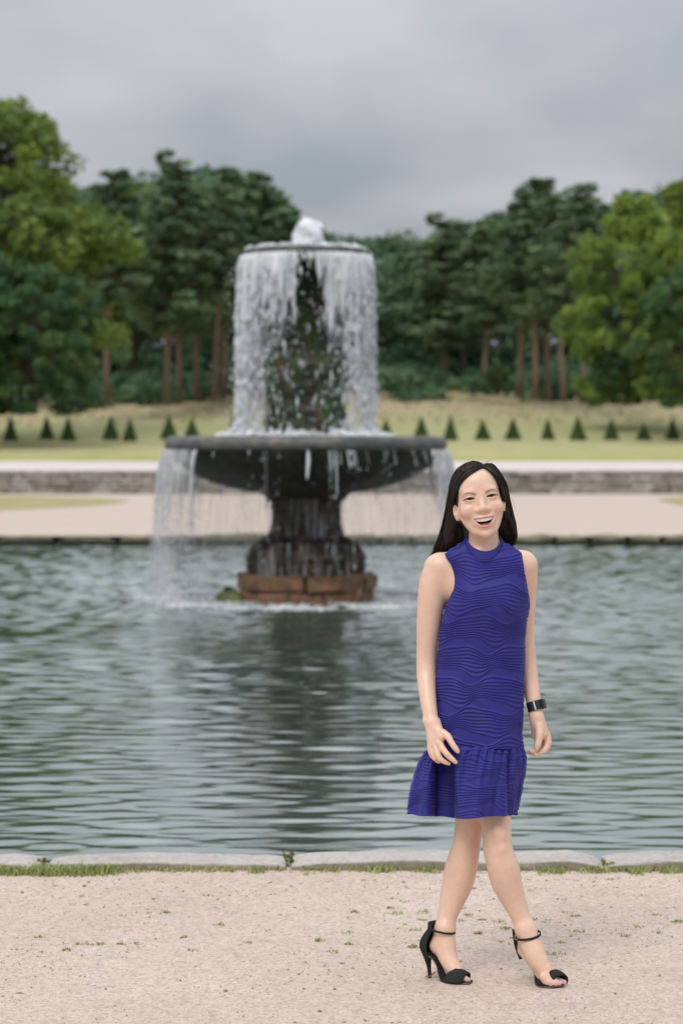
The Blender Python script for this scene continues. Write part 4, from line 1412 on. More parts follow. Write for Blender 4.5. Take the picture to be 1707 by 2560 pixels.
def build_head(B):
    E = lambda c, r, k=0.012, **kw: B.ell(H(*c), r, k, HM, **kw)
    E((0, 0.026, -0.088), (0.0715, 0.086, 0.090), 0.01)
    E((0, 0.042, -0.046), (0.059, 0.050, 0.048), 0.02)
    E((0, -0.030, -0.050), (0.0655, 0.072, 0.050), 0.02)
    E((0, -0.074, -0.044), (0.0455, 0.044, 0.042), 0.02)
    for s in (-1, 1):
        B.cone(H(s * 0.057, -0.040, -0.062), H(s * 0.027, -0.100, -0.030), 0.011, 0.010, 0.022)    # jaw line
        E((s * 0.041, -0.033, -0.0215), (0.0265, 0.0230, 0.0235), 0.016)                              # cheek
        E((s * 0.028, 0.021, -0.014), (0.021, 0.009, 0.0155), 0.018)                                  # brow
    E((0, -0.110, -0.014), (0.0180, 0.0150, 0.0165), 0.018)                                           # chin
    E((0, -0.066, -0.012), (0.032, 0.026, 0.0175), 0.014)                                            # muzzle
    for s in (-1, 1):
        E((s * EYE_U * 0.98, 0.002, 0.0150), (0.0185, 0.0115, 0.0125), 0.012, cut=True)               # socket
        E((s * EYE_U, -0.0005, -0.0085), (0.0150, 0.0125, 0.0125), 0.006)                            # lids over the ball
    # nose
    B.cone(H(0, 0.010, -0.0065), H(0, -0.027, 0.0085), 0.0078, 0.0088, 0.013)
    E((0.0, -0.0335, 0.0098), (0.0130, 0.0105, 0.0115), 0.009)
    for s in (-1, 1):
        E((s * 0.0155, -0.0365, 0.0035), (0.0088, 0.0078, 0.0100), 0.0065)
        E((s * 0.0085, -0.0430, 0.0095), (0.0042, 0.0030, 0.0050), 0.002, cut=True)                 # nostril
    # lips and mouth
    us = np.linspace(-MW, MW, 13)
    B.chain([H(u, m_top(u) + 0.0026, m_w(u) - 0.0012) for u in us], [0.0026 + 0.0012 * (1 - (u / MW) ** 2) for u in us], 0.004)
    B.chain([H(u, m_bot(u) - 0.0038, m_w(u) - 0.0030) for u in us], [0.0024 + 0.0032 * (1 - (u / MW) ** 2) for u in us], 0.005)
    sl, X, Y, Z = B.box(H(0, -0.07, 0) - 0.06, H(0, -0.07, 0) + 0.06)
    dx, dy, dz = X - HC[0], Y - HC[1], Z - HC[2]
    U, V, W = (HM[i, 0] * dx + HM[i, 1] * dy + HM[i, 2] * dz for i in range(3))
    g = np.maximum(np.maximum(V - m_top(U), m_bot(U) - V), np.maximum(-0.034 - W, np.abs(U) - MW)).astype(np.float32)
    B.cut(sl, g, 0.0012)
    # eye slits
    for s in (-1, 1):
        uu = (U - s * EYE_U) * s          # towards the temple positive
        sl2, X2, Y2, Z2 = B.box(H(s * EYE_U, 0, 0) - 0.03, H(s * EYE_U, 0, 0) + 0.03)
        dx, dy, dz = X2 - HC[0], Y2 - HC[1], Z2 - HC[2]
        U2, V2, W2 = (HM[i, 0] * dx + HM[i, 1] * dy + HM[i, 2] * dz for i in range(3))
        g = np.maximum(np.maximum(V2 - lid_top(U2, s), lid_bot(U2, s) - V2), -0.012 - W2).astype(np.float32)
        B.cut(sl2, g, 0.0006)
    # ears
    for s, c in ((-1, (-0.0725, -0.030, -0.078)), (1, (0.0735, -0.022, -0.084))):
        E(c, (0.0105, 0.026, 0.0145), 0.006)
        E((c[0] + s * 0.004, c[1] + 0.006, c[2] + 0.008), (0.0052, 0.013, 0.0075), 0.004, cut=True)
        E((c[0] - s * 0.002, c[1] - 0.021, c[2] + 0.004), (0.0065, 0.008, 0.008), 0.006)


def lid_top(u, s):
    t = np.clip((u * s - EYE_U) / 0.0165, -1.3, 1.3)        # -1 inner corner, +1 outer corner
    return 0.0010 + 0.0048 * (1 - t ** 2) + 0.0004 * t


def lid_bot(u, s):
    t = np.clip((u * s - EYE_U) / 0.0165, -1.3, 1.3)
    return 0.0010 - 0.0024 * (1 - t ** 2) + 0.0004 * t


# ------------------------------------------------------------------ dress outline (also keeps the body inside it)
_rows = np.array([
    # y,   xl,   xr,   front, back, edge-front, edge-back
    [1357, 1152, 1262, .045, .050, .040, .045],
    [1366, 1138, 1279, .052, .062, .038, .045],
    [1376, 1122, 1297, .060, .072, .030, .038],
    [1384, 1112, 1302, .066, .080, .026, .034],
    [1396, 1118, 1304, .074, .086, .036, .040],
    [1408, 1127, 1306, .079, .089, .042, .045],
    [1430, 1135, 1309, .087, .092, .050, .050],
    [1450, 1138, 1313, .094, .093, .050, .052],
    [1472, 1136, 1317, .103, .093, .045, .050],
    [1495, 1125, 1321, .112, .092, .025, .035],
    [1512, 1113, 1323, .117, .091, .008, .010],
    [1530, 1109, 1321, .117, .090, .0, .0],
    [1556, 1104, 1315, .110, .088, .0, .0],
    [1592, 1098, 1312, .100, .085, .0, .0],
    [1650, 1091, 1311, .094, .086, .0, .0],
    [1710, 1089, 1310, .097, .094, .0, .0],
    [1780, 1086, 1307, .103, .102, .0, .0],
    [1840, 1082, 1305, .107, .106, .0, .0],
    [1872, 1080, 1308, .109, .108, .0, .0]], float)


def dress_row(y):
    return [np.interp(y, _rows[:, 0], _rows[:, k]) for k in range(1, 7)]


def dress_depth(x, y, which):
    xl, xr, f, bk, ef, eb = dress_row(y)
    u = np.clip((x - (xl + xr) / 2) / ((xr - xl) / 2), -1, 1)
    s = np.sqrt(np.clip(1 - np.abs(u) ** 2.3, 0, 1))
    return -(ef + (f - ef) * s) if which == 'f' else (eb + (bk - eb) * s)


# ------------------------------------------------------------------ the body
lo = P(1000, 2475, -0.26); hi = P(1440, 1140, 0.24)
B = Field((lo[0], 7.25, -0.012), (hi[0], 7.70, hi[2]), 0.002)

# torso
B.ell(P(1208, 1450, 0.0), (0.125, 0.078, 0.115), 0.03)
B.cone(P(1208, 1520, 0), P(1202, 1800, 0), 0.082, 0.088, 0.04)
B.cone(P(1110, 1412, 0.008), P(1304, 1404, 0.008), 0.034, 0.034, 0.03)
B.cone(P(1135, 1402, 0.012), P(1192, 1378, 0.012), 0.024, 0.032, 0.02)
B.cone(P(1284, 1398, 0.012), P(1226, 1378, 0.012), 0.024, 0.032, 0.02)
B.ell(P(1200, 1800, 0), (0.125, 0.085, 0.11), 0.03)
# neck
B.chain([P(1207, 1300, 0.012), P(1208, 1342, 0.008), P(1210, 1400, 0.014)], [0.044, 0.0465, 0.053], 0.018)
# arm on the left of the photo
A1 = [(1093, 1420, .010, 34), (1083, 1462, .012, 36.5), (1077, 1510, .014, 34), (1072, 1555, .018, 31), (1068.5, 1600, .022, 27.8), (1066, 1643, .024, 25.4), (1066, 1685, .012, 25.2), (1068, 1730, -.022, 22.3), (1073, 1770, -.050, 19.6), (1078, 1805, -.070, 18.2)]
B.chain([P(a, b_, c) for a, b_, c, d in A1], [d * PX for *_, d in A1], 0.03, 2)
# arm on the right of the photo
A2 = [(1313, 1416, .012, 29.5), (1311, 1455, .026, 31.5), (1309, 1500, .042, 29.5), (1309, 1554, .060, 26.5), (1311, 1600, .068, 24.8), (1315, 1640, .068, 24.2), (1321, 1685, .054, 23.0), (1328, 1725, .034, 20.6), (1334, 1760, .016, 18.2), (1340, 1790, .004, 17.2)]
B.chain([P(a, b_, c) for a, b_, c, d in A2], [d * PX for *_, d in A2], 0.03, 2)


def hand(palm, fingers, k=0.010):
    for (a, b_, ra, rb) in palm:
        B.cone(P(*a), P(*b_), ra * PX, rb * PX, k)
    for pts, rad in fingers:
        B.chain([P(*p) for p in pts], [r * PX for r in rad], 0.0022, 2)


# hand on the left: back of the hand to the camera, fingers curled towards the dress
hand([((1077, 1808, -.072), (1077, 1866, -.094), 14.5, 8.5), ((1080, 1808, -.073), (1085, 1864, -.100), 15, 9), ((1084, 1808, -.074), (1098, 1858, -.104), 14, 10), ((1088, 1808, -.074), (1104, 1842, -.108), 13, 10)],
     [([(1097, 1857, -.107), (1106, 1872, -.124), (1120, 1889, -.136), (1131, 1899, -.139), (1138.5, 1905.5, -.138)], [10.2, 8.4, 7.4, 6.6, 5.0]),
      ([(1087, 1863, -.102), (1092, 1880, -.117), (1099, 1896, -.125), (1111, 1904.5, -.126), (1121.5, 1909, -.124)], [9.6, 8.2, 7.6, 6.4, 4.8]),
      ([(1079, 1867, -.095), (1082, 1882, -.106), (1087, 1896, -.110), (1096, 1904, -.106)], [8.6, 7.6, 6.8, 5.2]),
      ([(1074, 1866, -.090), (1076, 1880, -.096), (1080, 1891, -.098), (1086, 1897, -.092)], [7.6, 6.6, 6.0, 4.8]),
      ([(1106, 1832, -.104), (1119, 1841, -.120), (1129, 1858, -.132), (1138, 1871, -.136), (1143.5, 1878.5, -.136)], [10.5, 8.8, 7.4, 7.2, 5.4])])
# hand on the right: seen from the thumb side, fingers curled in
hand([((1341, 1796, .004), (1352, 1834, .000), 16.5, 15), ((1343, 1796, .006), (1362, 1836, .012), 15, 12), ((1338, 1800, .008), (1340, 1838, .020), 14, 13), ((1342, 1800, .016), (1354, 1840, .030), 14, 13)],
     [([(1364, 1836, .010), (1369, 1856, .004), (1362.5, 1872, -.004), (1352, 1880, -.010), (1339, 1887, -.012)], [10.5, 9.4, 8.4, 7.2, 5.2]),
      ([(1358, 1842, .028), (1361, 1862, .028), (1352, 1876, .020), (1340, 1880, .012), (1326.5, 1878, .008)], [9.6, 8.8, 7.6, 6.8, 5.4]),
      ([(1350, 1846, .042), (1352, 1864, .042), (1344, 1878, .034), (1334, 1884, .026), (1325.5, 1882, .022)], [9, 8.2, 7.0, 6.2, 5.0]),
      ([(1341, 1846, .050), (1342, 1860, .050), (1337, 1870, .044), (1331, 1876, .038)], [8, 7.2, 6.2, 5.0]),
      ([(1346, 1812, -.008), (1348, 1832, -.018), (1346, 1850, -.024), (1343, 1862, -.026), (1341, 1870, -.026)], [12, 10.6, 8.6, 8.6, 6.2])])

# legs: the one behind runs down to the left, the one in front to the right
G1 = [(1188, 1900, 0.03, 50), (1180, 1980, 0.038, 47), (1174, 2041, 0.044, 38.2), (1169, 2085, 0.046, 34.7), (1164, 2120, 0.046, 35.6), (1153, 2165, 0.05, 40.9), (1144, 2205, 0.052, 39.4), (1130, 2250, 0.046, 31.8), (1118, 2290, 0.036, 25.2), (1112, 2320, 0.026, 22.3)]
B.chain([P(a, b_, c) for a, b_, c, d in G1], [d * PX for *_, d in G1], 0.012, 2)
G2 = [(1222, 1900, 0.004, 50), (1231, 1980, -0.004, 46), (1236, 2041, -0.018, 41.2), (1241, 2085, -0.04, 36.6), (1243, 2120, -0.044, 36.1), (1256, 2165, -0.04, 39.9), (1266, 2207, -0.03, 38.5), (1284, 2252, -0.026, 30.4), (1300, 2290, -0.03, 24.2), (1312, 2320, -0.036, 22.3)]
B.chain([P(a, b_, c) for a, b_, c, d in G2], [d * PX for *_, d in G2], 0.012, 2)
B.ell(P(1247, 2086, -.066), (0.026, 0.018, 0.030), 0.02)       # knee cap
B.ell(P(1252, 2124, -.080), (0.013, 0.011, 0.015), 0.012)
B.cone(P(1222, 2080, -.088), P(1228, 2108, -.088), 0.003, 0.003, 0.016, cut=True)
B.cone(P(1270, 2078, -.078), P(1268, 2104, -.080), 0.003, 0.003, 0.014, cut=True)
B.ell(P(1061, 1801, -.072), (0.007, 0.007, 0.009), 0.010)

# feet
def foot(ank, heel, inst, ball, toes, r, side=None):
    B.chain([P(*ank), P(*inst), P(*ball)], [r[0] * PX, r[1] * PX, r[2] * PX], 0.016, 3)
    B.chain([P(*ank), P(*heel)], [r[0] * PX * 0.92, r[3] * PX], 0.016, 2)
    B.cone(P(*heel), P(*ball), r[3] * PX * 0.75, r[2] * PX * 0.8, 0.016)
    if side is not None:
        B.cone(P(*side[0]), P(*side[1]), side[2] * PX, side[3] * PX, 0.014)
    for pts, rad in toes:
        B.chain([P(*p) for p in pts], [q * PX for q in rad], 0.007)


foot((1112, 2322, .024), (1093, 2364, .024), (1120, 2392, .000), (1141, 2431, -.030), [
    ([(1146, 2437, -.050), (1160, 2446, -.062), (1169, 2450, -.066)], [11, 8.5, 6.5]),
    ([(1148, 2437, -.036), (1163, 2446, -.046), (1172, 2450, -.050)], [10, 7, 5.0]),
    ([(1146, 2438, -.022), (1160, 2447, -.030), (1168, 2450.5, -.034)], [10, 6.5, 4.8]),
    ([(1142, 2439, -.010), (1154, 2448, -.016), (1161, 2450.5, -.018)], [10, 6.2, 4.5]),
    ([(1138, 2440, .002), (1147, 2448, -.002), (1152, 2450.5, -.004)], [9, 6, 4.5])], (23.5, 23.5, 17, 20))
foot((1313, 2322, -.038), (1312, 2372, .000), (1336, 2385, -.062), (1367, 2434, -.086), [
    ([(1372, 2440, -.088), (1392, 2452, -.098), (1408, 2456, -.102)], [12, 9.5, 7.5]),
    ([(1370, 2441, -.102), (1388, 2454, -.116), (1398, 2458.5, -.120)], [11, 7.5, 5.5]),
    ([(1364, 2442, -.110), (1379, 2456, -.122), (1388, 2460, -.126)], [10, 7, 5.0]),
    ([(1357, 2442, -.112), (1369, 2456, -.122), (1377, 2461, -.126)], [10, 6.5, 5.0]),
    ([(1356, 2444, -.106), (1361, 2455, -.116), (1367, 2460, -.118)], [7, 5.8, 4.6])], (24.5, 26.5, 16.5, 19), ((1312, 2376, -.01), (1350, 2442, -.072), 15, 8))

build_head(B)
BV, BF = B.mesh()
del B


def to_px(v):
    d = v[:, 1]
    return CX + v[:, 0] / d * FPX, HY + (CAM_H - v[:, 2]) / d * FPX


# smooth the limbs a little
_e = np.concatenate([BF[:, [0, 1]], BF[:, [1, 2]], BF[:, [2, 3]], BF[:, [3, 0]]])
_cnt = np.bincount(_e[:, 0], minlength=len(BV))[:, None]
_, _y0 = to_px(BV)
_x0, _ = to_px(BV)
_w = np.clip((_y0 - 1385) / 30, 0, 1) * np.where((_y0 > 1830) & (_y0 < 1920) & ((_x0 < 1150) | (_x0 > 1318)), 0.0, 1.0) * np.clip((2425 - _y0) / 20, 0, 1)
for _ in range(14):
    avg = np.stack([np.bincount(_e[:, 0], BV[_e[:, 1], k], len(BV)) for k in range(3)], -1) / _cnt
    BV = BV + (avg - BV) * 0.6 * _w[:, None]
bx, by = to_px(BV)
# keep the covered body inside the dress
xl, xr = np.interp(by, _rows[:, 0], _rows[:, 1]), np.interp(by, _rows[:, 0], _rows[:, 2])
inside = (by > 1384) & (by < 1866) & (bx > xl - 1) & (bx < xr + 1)
ff, bb = dress_depth(bx, by, 'f') + 7.5 + 0.006, dress_depth(bx, by, 'b') + 7.5 - 0.006
hands = (by > 1795) & (BV[:, 1] < 7.5 - 0.03) & (bx < 1150)
_q2 = np.array([P(a, b_, c) for a, b_, c, d in A2]); _r2 = [d * PX for *_, d in A2]
arm2 = np.hypot(BV[:, 0] - np.interp(-BV[:, 2], -_q2[:, 2], _q2[:, 0]), BV[:, 1] - np.interp(-BV[:, 2], -_q2[:, 2], _q2[:, 1])) < np.interp(-BV[:, 2], -_q2[:, 2], _r2) * 1.3
arm2 &= (by > 1500)
arm1 = (bx < np.interp(by, [d[1] for d in A1], [d[0] + d[3] * 0.98 for d in A1])) & (by > 1512)
ins2 = inside & ~hands & ~arm1 & ~arm2 & (bx < 1318) & (by < 1800)
BV[ins2, 1] = np.clip(BV[ins2, 1], np.minimum(ff, bb)[ins2], np.maximum(ff, bb)[ins2])

# skin colours: lips, mouth, brows, blush, nails
hl = toH(BV)
u, v_, w = hl[:, 0], hl[:, 1], hl[:, 2]
skin = np.array([0.775, 0.545, 0.415])
col = np.tile(skin, (len(BV), 1))


def blend(mask, c):
    global col
    mask = np.clip(mask, 0, 1)[:, None]
    col = col * (1 - mask) + np.asarray(c) * mask


face = (w > -0.06) & (np.abs(u) < 0.085) & (v_ > -0.14) & (v_ < 0.13)
nb = 0.5 + 0.5 * np.sin(BV[:, 0] * 61 + 1) * np.sin(BV[:, 2] * 47) * np.sin(BV[:, 1] * 53 + 2)
blend(0.25 * nb, skin * np.array([1.04, 0.92, 0.88]))
for s in (-1, 1):
    blend(face * 0.34 * np.exp(-(((u - s * 0.043) / 0.020) ** 2 + ((v_ + 0.036) / 0.019) ** 2)), (0.62, 0.33, 0.25))
blend(face * 0.25 * np.exp(-((u / 0.016) ** 2 + ((v_ + 0.036) / 0.012) ** 2)) * (w > 0), (0.60, 0.33, 0.25))
top, bot = m_top(u), m_bot(u)
inw = np.abs(u) < MW + 0.001
lipu = face & inw & (v_ > top - 0.0005) & (v_ < top + 0.0046 - 0.003 * (u / MW) ** 2) & (w > -0.012)
lipl = face & inw & (v_ < bot + 0.001) & (v_ > bot - 0.0085 * (1 - 0.8 * (u / MW) ** 2)) & (w > -0.016)
blend(0.75 * lipu, (0.50, 0.20, 0.17)); blend(0.80 * lipl, (0.58, 0.24, 0.21))
cav = face & inw & (v_ < top) & (v_ > bot) & (w < m_w(u) - 0.004)
blend(0.96 * cav, (0.10, 0.018, 0.016))
for s in (-1, 1):                               # eyebrows
    tt = (u * s - 0.016) / 0.036                # 0 at the nose, 1 at the temple
    arc = 0.0135 + 0.0075 * np.sin(np.clip(tt, 0, 1) * np.pi * 0.72) - 0.003 * np.clip(tt - 0.6, 0, 1)
    th = 0.0034 * (1 - 0.6 * np.clip(tt, 0, 1))
    blend(face * (w > -0.05) * 0.82 * np.exp(-((v_ - arc) / th) ** 2) * np.clip(tt * 6 + 0.6, 0, 1) * np.clip((1.05 - tt) * 5, 0, 1), (0.135, 0.080, 0.052))
# warmer knuckles, knees, elbows, heels
for c, rr, a in ((P(1247, 2092, -.09), 0.03, 0.25), (P(1097, 1858, -.12), 0.012, 0.35), (P(1087, 1866, -.115), 0.012, 0.35), (P(1120, 1889, -.14), 0.010, 0.35), (P(1150, 2440, -.05), 0.03, 0.3), (P(1372, 2440, -.11), 0.035, 0.3), (P(1368, 1850, 0), 0.014, 0.35), (P(1093, 2366, 0.03), 0.03, 0.35)):
    blend(a * np.exp(-(((BV - c) ** 2).sum(1)) / rr ** 2), (0.60, 0.31, 0.23))
# nails
for c, rr, cc in ((P(1141, 1875, -.143), 0.0055, (0.74, 0.55, 0.50)), (P(1341.5, 1864, -.036), 0.0062, (0.74, 0.55, 0.52)),
                  (P(1170, 2446, -.072), 0.0075, (0.62, 0.36, 0.50)), (P(1173, 2447, -.055), 0.0055, (0.62, 0.36, 0.50)),
                  (P(1409, 2451, -.108), 0.0085, (0.62, 0.36, 0.50)), (P(1398, 2455, -.125), 0.0055, (0.62, 0.36, 0.50)), (P(1388, 2457, -.131), 0.005, (0.62, 0.36, 0.50)), (P(1377, 2458, -.131), 0.0045, (0.62, 0.36, 0.50))):
    blend(0.9 * ((((BV - c) ** 2).sum(1)) < rr ** 2), cc)

m, nd, ln, b = new_mat('skin'); M_skin = m
b.inputs['Roughness'].default_value = 0.37
b.inputs['Specular IOR Level'].default_value = 0.46
b.inputs['Subsurface Weight'].default_value = 0.22
b.inputs['Subsurface Radius'].default_value = (1.0, 0.35, 0.18)
b.inputs['Subsurface Scale'].default_value = 0.008
at = nd.new('ShaderNodeAttribute'); at.attribute_name = 'tint'
n1 = noise(nd, ln, 55, 4, 0.6); c1 = ramp(nd, ln, n1.outputs['Fac'], [(0.3, (0.955, 0.935, 0.925)), (0.7, (1.03, 1.03, 1.03))])
ln.new(mix(nd, ln, 1.0, at.outputs['Color'], c1.outputs[0], 'MULTIPLY'), b.inputs['Base Color'])
n2 = noise(nd, ln, 420, 3, 0.6); bump(nd, ln, b, n2.outputs['Fac'], 0.08, 0.001)
obj('body', make_mesh('body', L(BV), BF, M_skin, True, col), person)

# ------------------------------------------------------------------ eyes, lashes, teeth, tongue, earrings
def attach(name, v, f, mat, parent=person, **kw):
    return obj(name, make_mesh(name, L(v), f, mat, **kw), parent)


def sphere(c, r, nu=14, nv=20, M=None):
    th = np.linspace(0.001, np.pi - 0.001, nu); ph = np.arange(nv) / nv * 2 * np.pi
    v = np.stack([np.sin(th)[:, None] * np.cos(ph), np.sin(th)[:, None] * np.sin(ph), np.cos(th)[:, None] * np.ones(nv)], -1).reshape(-1, 3) * np.asarray(r)
    if M is not None: v = v @ M
    return v + np.asarray(c), grid_faces(nu, nv, True)


M_eye, nd, ln, b = new_mat('eye')
b.inputs['Roughness'].default_value = 0.12
b.inputs['Specular IOR Level'].default_value = 0.3
at = nd.new('ShaderNodeAttribute'); at.attribute_name = 'tint'; ln.new(at.outputs['Color'], b.inputs['Base Color'])
M_lash = simple_mat('eyelash', (0.012, 0.009, 0.008), 0.6, 0.0)
for s in (-1, 1):
    ec = H(s * EYE_U, 0.0012, -0.0095)
    v, f = sphere(ec, 0.0118, 40, 48)
    q = toH(v) - np.array([s * EYE_U, 0.0012, -0.0095])
    q /= np.linalg.norm(q, axis=1)[:, None]
    gaze = np.array([0.03 if s < 0 else -0.10, -0.02, 1.0]); gaze /= np.linalg.norm(gaze)
    c = q @ gaze
    colr = np.tile([0.40, 0.36, 0.34], (len(v), 1))
    colr[c > math.cos(0.66)] = (0.016, 0.010, 0.007)
    colr[c > math.cos(0.22)] = (0.004, 0.004, 0.004)
    attach('eye', v, f, M_eye, colors=colr)
    us = np.linspace(-1.12, 1.28, 15)
    pts, rad = [], []
    for t_ in us:
        uu = s * (EYE_U + t_ * 0.0165)
        vv = float(lid_top(np.array(uu), s)) + 0.0003
        ww = -0.0095 + math.sqrt(max(0, 0.0134 ** 2 - (t_ * 0.0138) ** 2 * 0.62)) * (1.0) - 0.0004
        if t_ > 0.9: vv += 0.0006 * (t_ - 0.9) * 4
        pts.append(H(uu, vv, ww)); rad.append(0.0021 * (1 - 0.55 * abs(t_ - 0.15) ** 1.5 / 1.2))
    v, f = tube_geo(pts, np.clip(rad, 0.0003, 1), 6)
    attach('eyelash', v, f, M_lash)

M_teeth = simple_mat('teeth', (0.90, 0.85, 0.76), 0.25, 0.06, 60)
M_tongue = simple_mat('tongue', (0.26, 0.06, 0.055), 0.4, 0.1, 80)
tm = MB()
for k in range(-5, 6):
    uu = k * 0.0050
    ww = m_w(uu) - 0.0048
    h_ = 0.0100 * (1 - 0.32 * (k / 5) ** 2)
    top_ = float(m_top(uu)) + 0.003
    pts, fs = chamfer_box(0.00262, (h_ + 0.003) / 2, 0.003, 0.0005)
    th = math.atan(2 * 15.5 * uu)
    pts = np.stack([pts[:, 0] * math.cos(th) + pts[:, 2] * math.sin(th), pts[:, 1], -pts[:, 0] * math.sin(th) + pts[:, 2] * math.cos(th)], -1)
    pts = pts + np.array([uu, top_ - (h_ + 0.003) / 2, ww])
    tm.add(L(np.array([H(*p) for p in pts])), fs)
tm.build('teeth', M_teeth, person)
v, f = sphere(H(0.002, -0.0835, -0.014), (0.019, 0.0080, 0.016), 14, 20, HM)
attach('tongue', v, f, M_tongue)
M_gold = simple_mat('gold', (0.75, 0.52, 0.22), 0.22, 0.05, 50, metal=1.0)
for c in ((-0.0755, -0.0560, -0.066), (0.0775, -0.0480, -0.070)):
    v, f = sphere(H(*c), 0.0021, 8, 10)
    attach('earring', v, f, M_gold)

# ------------------------------------------------------------------ dress
M_dress, nd, ln, b = new_mat('blue_pintuck_fabric')
b.inputs['Roughness'].default_value = 0.62
b.inputs['Specular IOR Level'].default_value = 0.3
b.inputs['Sheen Weight'].default_value = 0.12
b.inputs['Sheen Roughness'].default_value = 0.4
b.inputs['Sheen Tint'].default_value = (0.35, 0.30, 0.9, 1)
n1 = noise(nd, ln, 14, 4, 0.6)
c = ramp(nd, ln, n1.outputs['Fac'], [(0.3, (0.022, 0.0215, 0.185)), (0.7, (0.030, 0.029, 0.225))])
ln.new(c.outputs[0], b.inputs['Base Color'])
n2 = noise(nd, ln, 900, 2, 0.5); bump(nd, ln, b, n2.outputs['Fac'], 0.15, 0.0006)


def ridges(x, y, seed=0, pitch=77.0, lam=142.0, amp=13.0, nr=8):
    """Wavy bands of narrow sewn ridges with plain lens shaped gaps between the bands; x, y in photo pixels -> 0..1"""
    out = np.zeros_like(x)
    k0 = int(np.floor((y.min() - 60) / pitch)); k1 = int(np.ceil((y.max() + 60) / pitch))
    for k in range(k0, k1 + 1):
        r = np.random.default_rng(1000 + k + seed)
        ph = k * 2.3 + r.uniform(-0.4, 0.4) + seed
        def cur(y0, p, a): return y0 + a * np.sin(2 * np.pi * x / lam + p) + a * 0.35 * np.sin(2 * np.pi * x / (lam * 0.53) + 1.7 * p)
        top = cur(k * pitch + 3, ph, amp * 0.85)
        bot = cur(k * pitch + pitch * 0.82, ph + 1.35, amp * 1.05)
        t = (y - top) / np.maximum(bot - top, 10)
        mid = 0.30 * np.sin(np.clip(t, 0, 1) * np.pi) * np.sin(2 * np.pi * x / lam + ph + 0.9) * 0.35
        tt = np.clip(t + mid * (t > 0) * (t < 1), 0, 1) * nr
        fr_ = tt - np.floor(tt)
        prof = np.where(fr_ < 0.55, np.sin(np.clip(fr_ / 0.55, 0, 1) * np.pi / 2), np.cos(np.clip((fr_ - 0.55) / 0.2, 0, 1) * np.pi / 2))
        out = np.maximum(out, np.where((t > 0) & (t < 1), prof, 0))
    return out


def panel(ys, which, n):
    """front or back panel of the bodice as a grid"""
    V = []
    for y in ys:
        xl_, xr_, f_, bk, ef, eb = dress_row(y)
        u_ = np.sin(np.linspace(-np.pi / 2, np.pi / 2, n) * 0.999)
        s_ = np.sqrt(np.clip(1 - np.abs(u_) ** 2.3, 0, 1))
        d = -(ef + (f_ - ef) * s_) if which == 'f' else (eb + (bk - eb) * s_)
        x_ = (xl_ + xr_) / 2 + u_ * (xr_ - xl_) / 2
        V.append(np.stack([x_, np.full(n, y), d], -1))
    return np.array(V)


def px_grid_to_world(G, ridge_h, seed, push=None, soft=None):
    """G (rows, cols, 3) of (px x, px y, dy) -> world, raised along its normal by the ridges"""
    W = np.empty_like(G)
    d = 7.5 + G[..., 2]
    W[..., 0] = (G[..., 0] - CX) / FPX * d; W[..., 1] = d; W[..., 2] = CAM_H - (G[..., 1] - HY) / FPX * d
    du = np.gradient(W, axis=1); dv = np.gradient(W, axis=0)
    nn = np.cross(du, dv); nn /= np.linalg.norm(nn, axis=2)[..., None] + 1e-12
    return W, nn


dmb_v, dmb_f, base = [], [], 0
ys = np.concatenate([np.linspace(1357, 1520, 170), np.linspace(1521, 1872, 350)])
for which, n in (('f', 330), ('b', 160)):
    G = panel(ys, which, n)
    # soft creases and the bust dart
    if which == 'f':                       # neckline: the top rows dip under the collar
        un = np.clip(np.abs(G[..., 0] - 1209) / 46, 0, 1)
        G[..., 1] = np.maximum(G[..., 1], 1357 + 44 * np.sqrt(1 - un ** 2))
        G[..., 2] = np.where(un < 1, np.minimum(G[..., 2], dress_depth(G[..., 0], G[..., 1], 'f')), G[..., 2])
    X_, Y_ = G[..., 0], G[..., 1]
    if which == 'f':
        for bx_, s in ((1160, 1), (1268, 1)):
            G[..., 2] -= 0.012 * np.exp(-(((X_ - bx_) / 38) ** 2 + ((Y_ - 1510) / 42) ** 2))
        G[..., 2] -= (0.006 * np.sin((X_ - 0.28 * (Y_ - 1600)) / 26.0) + 0.004 * np.sin((X_ + 0.5 * (Y_ - 1600)) / 37.0 + 1.0)) * np.clip((Y_ - 1560) / 200, 0, 1) * (1 - np.clip((np.abs(X_ - 1200) / 105), 0, 1) ** 3)
    W, nn = px_grid_to_world(G, 0, 0)
    if (nn[..., 1].mean() > 0) == (which == 'f'): nn = -nn
    h = ridges(G[..., 0] * (1 if which == 'f' else 1.1), G[..., 1])
    h = h * np.clip(np.minimum(np.arange(n), np.arange(n)[::-1]) / n / 0.035, 0, 1)[None, :]
    edge_f = np.ones(n)
    W = W + nn * (h * 0.0034)[..., None]
    fc = grid_faces(len(ys), n)
    if which == 'b': fc = fc[:, ::-1]
    dmb_v.append(W.reshape(-1, 3)); dmb_f.append(fc + base); base += W.shape[0] * n
dress = attach('dress', np.concatenate(dmb_v), np.concatenate(dmb_f), M_dress)

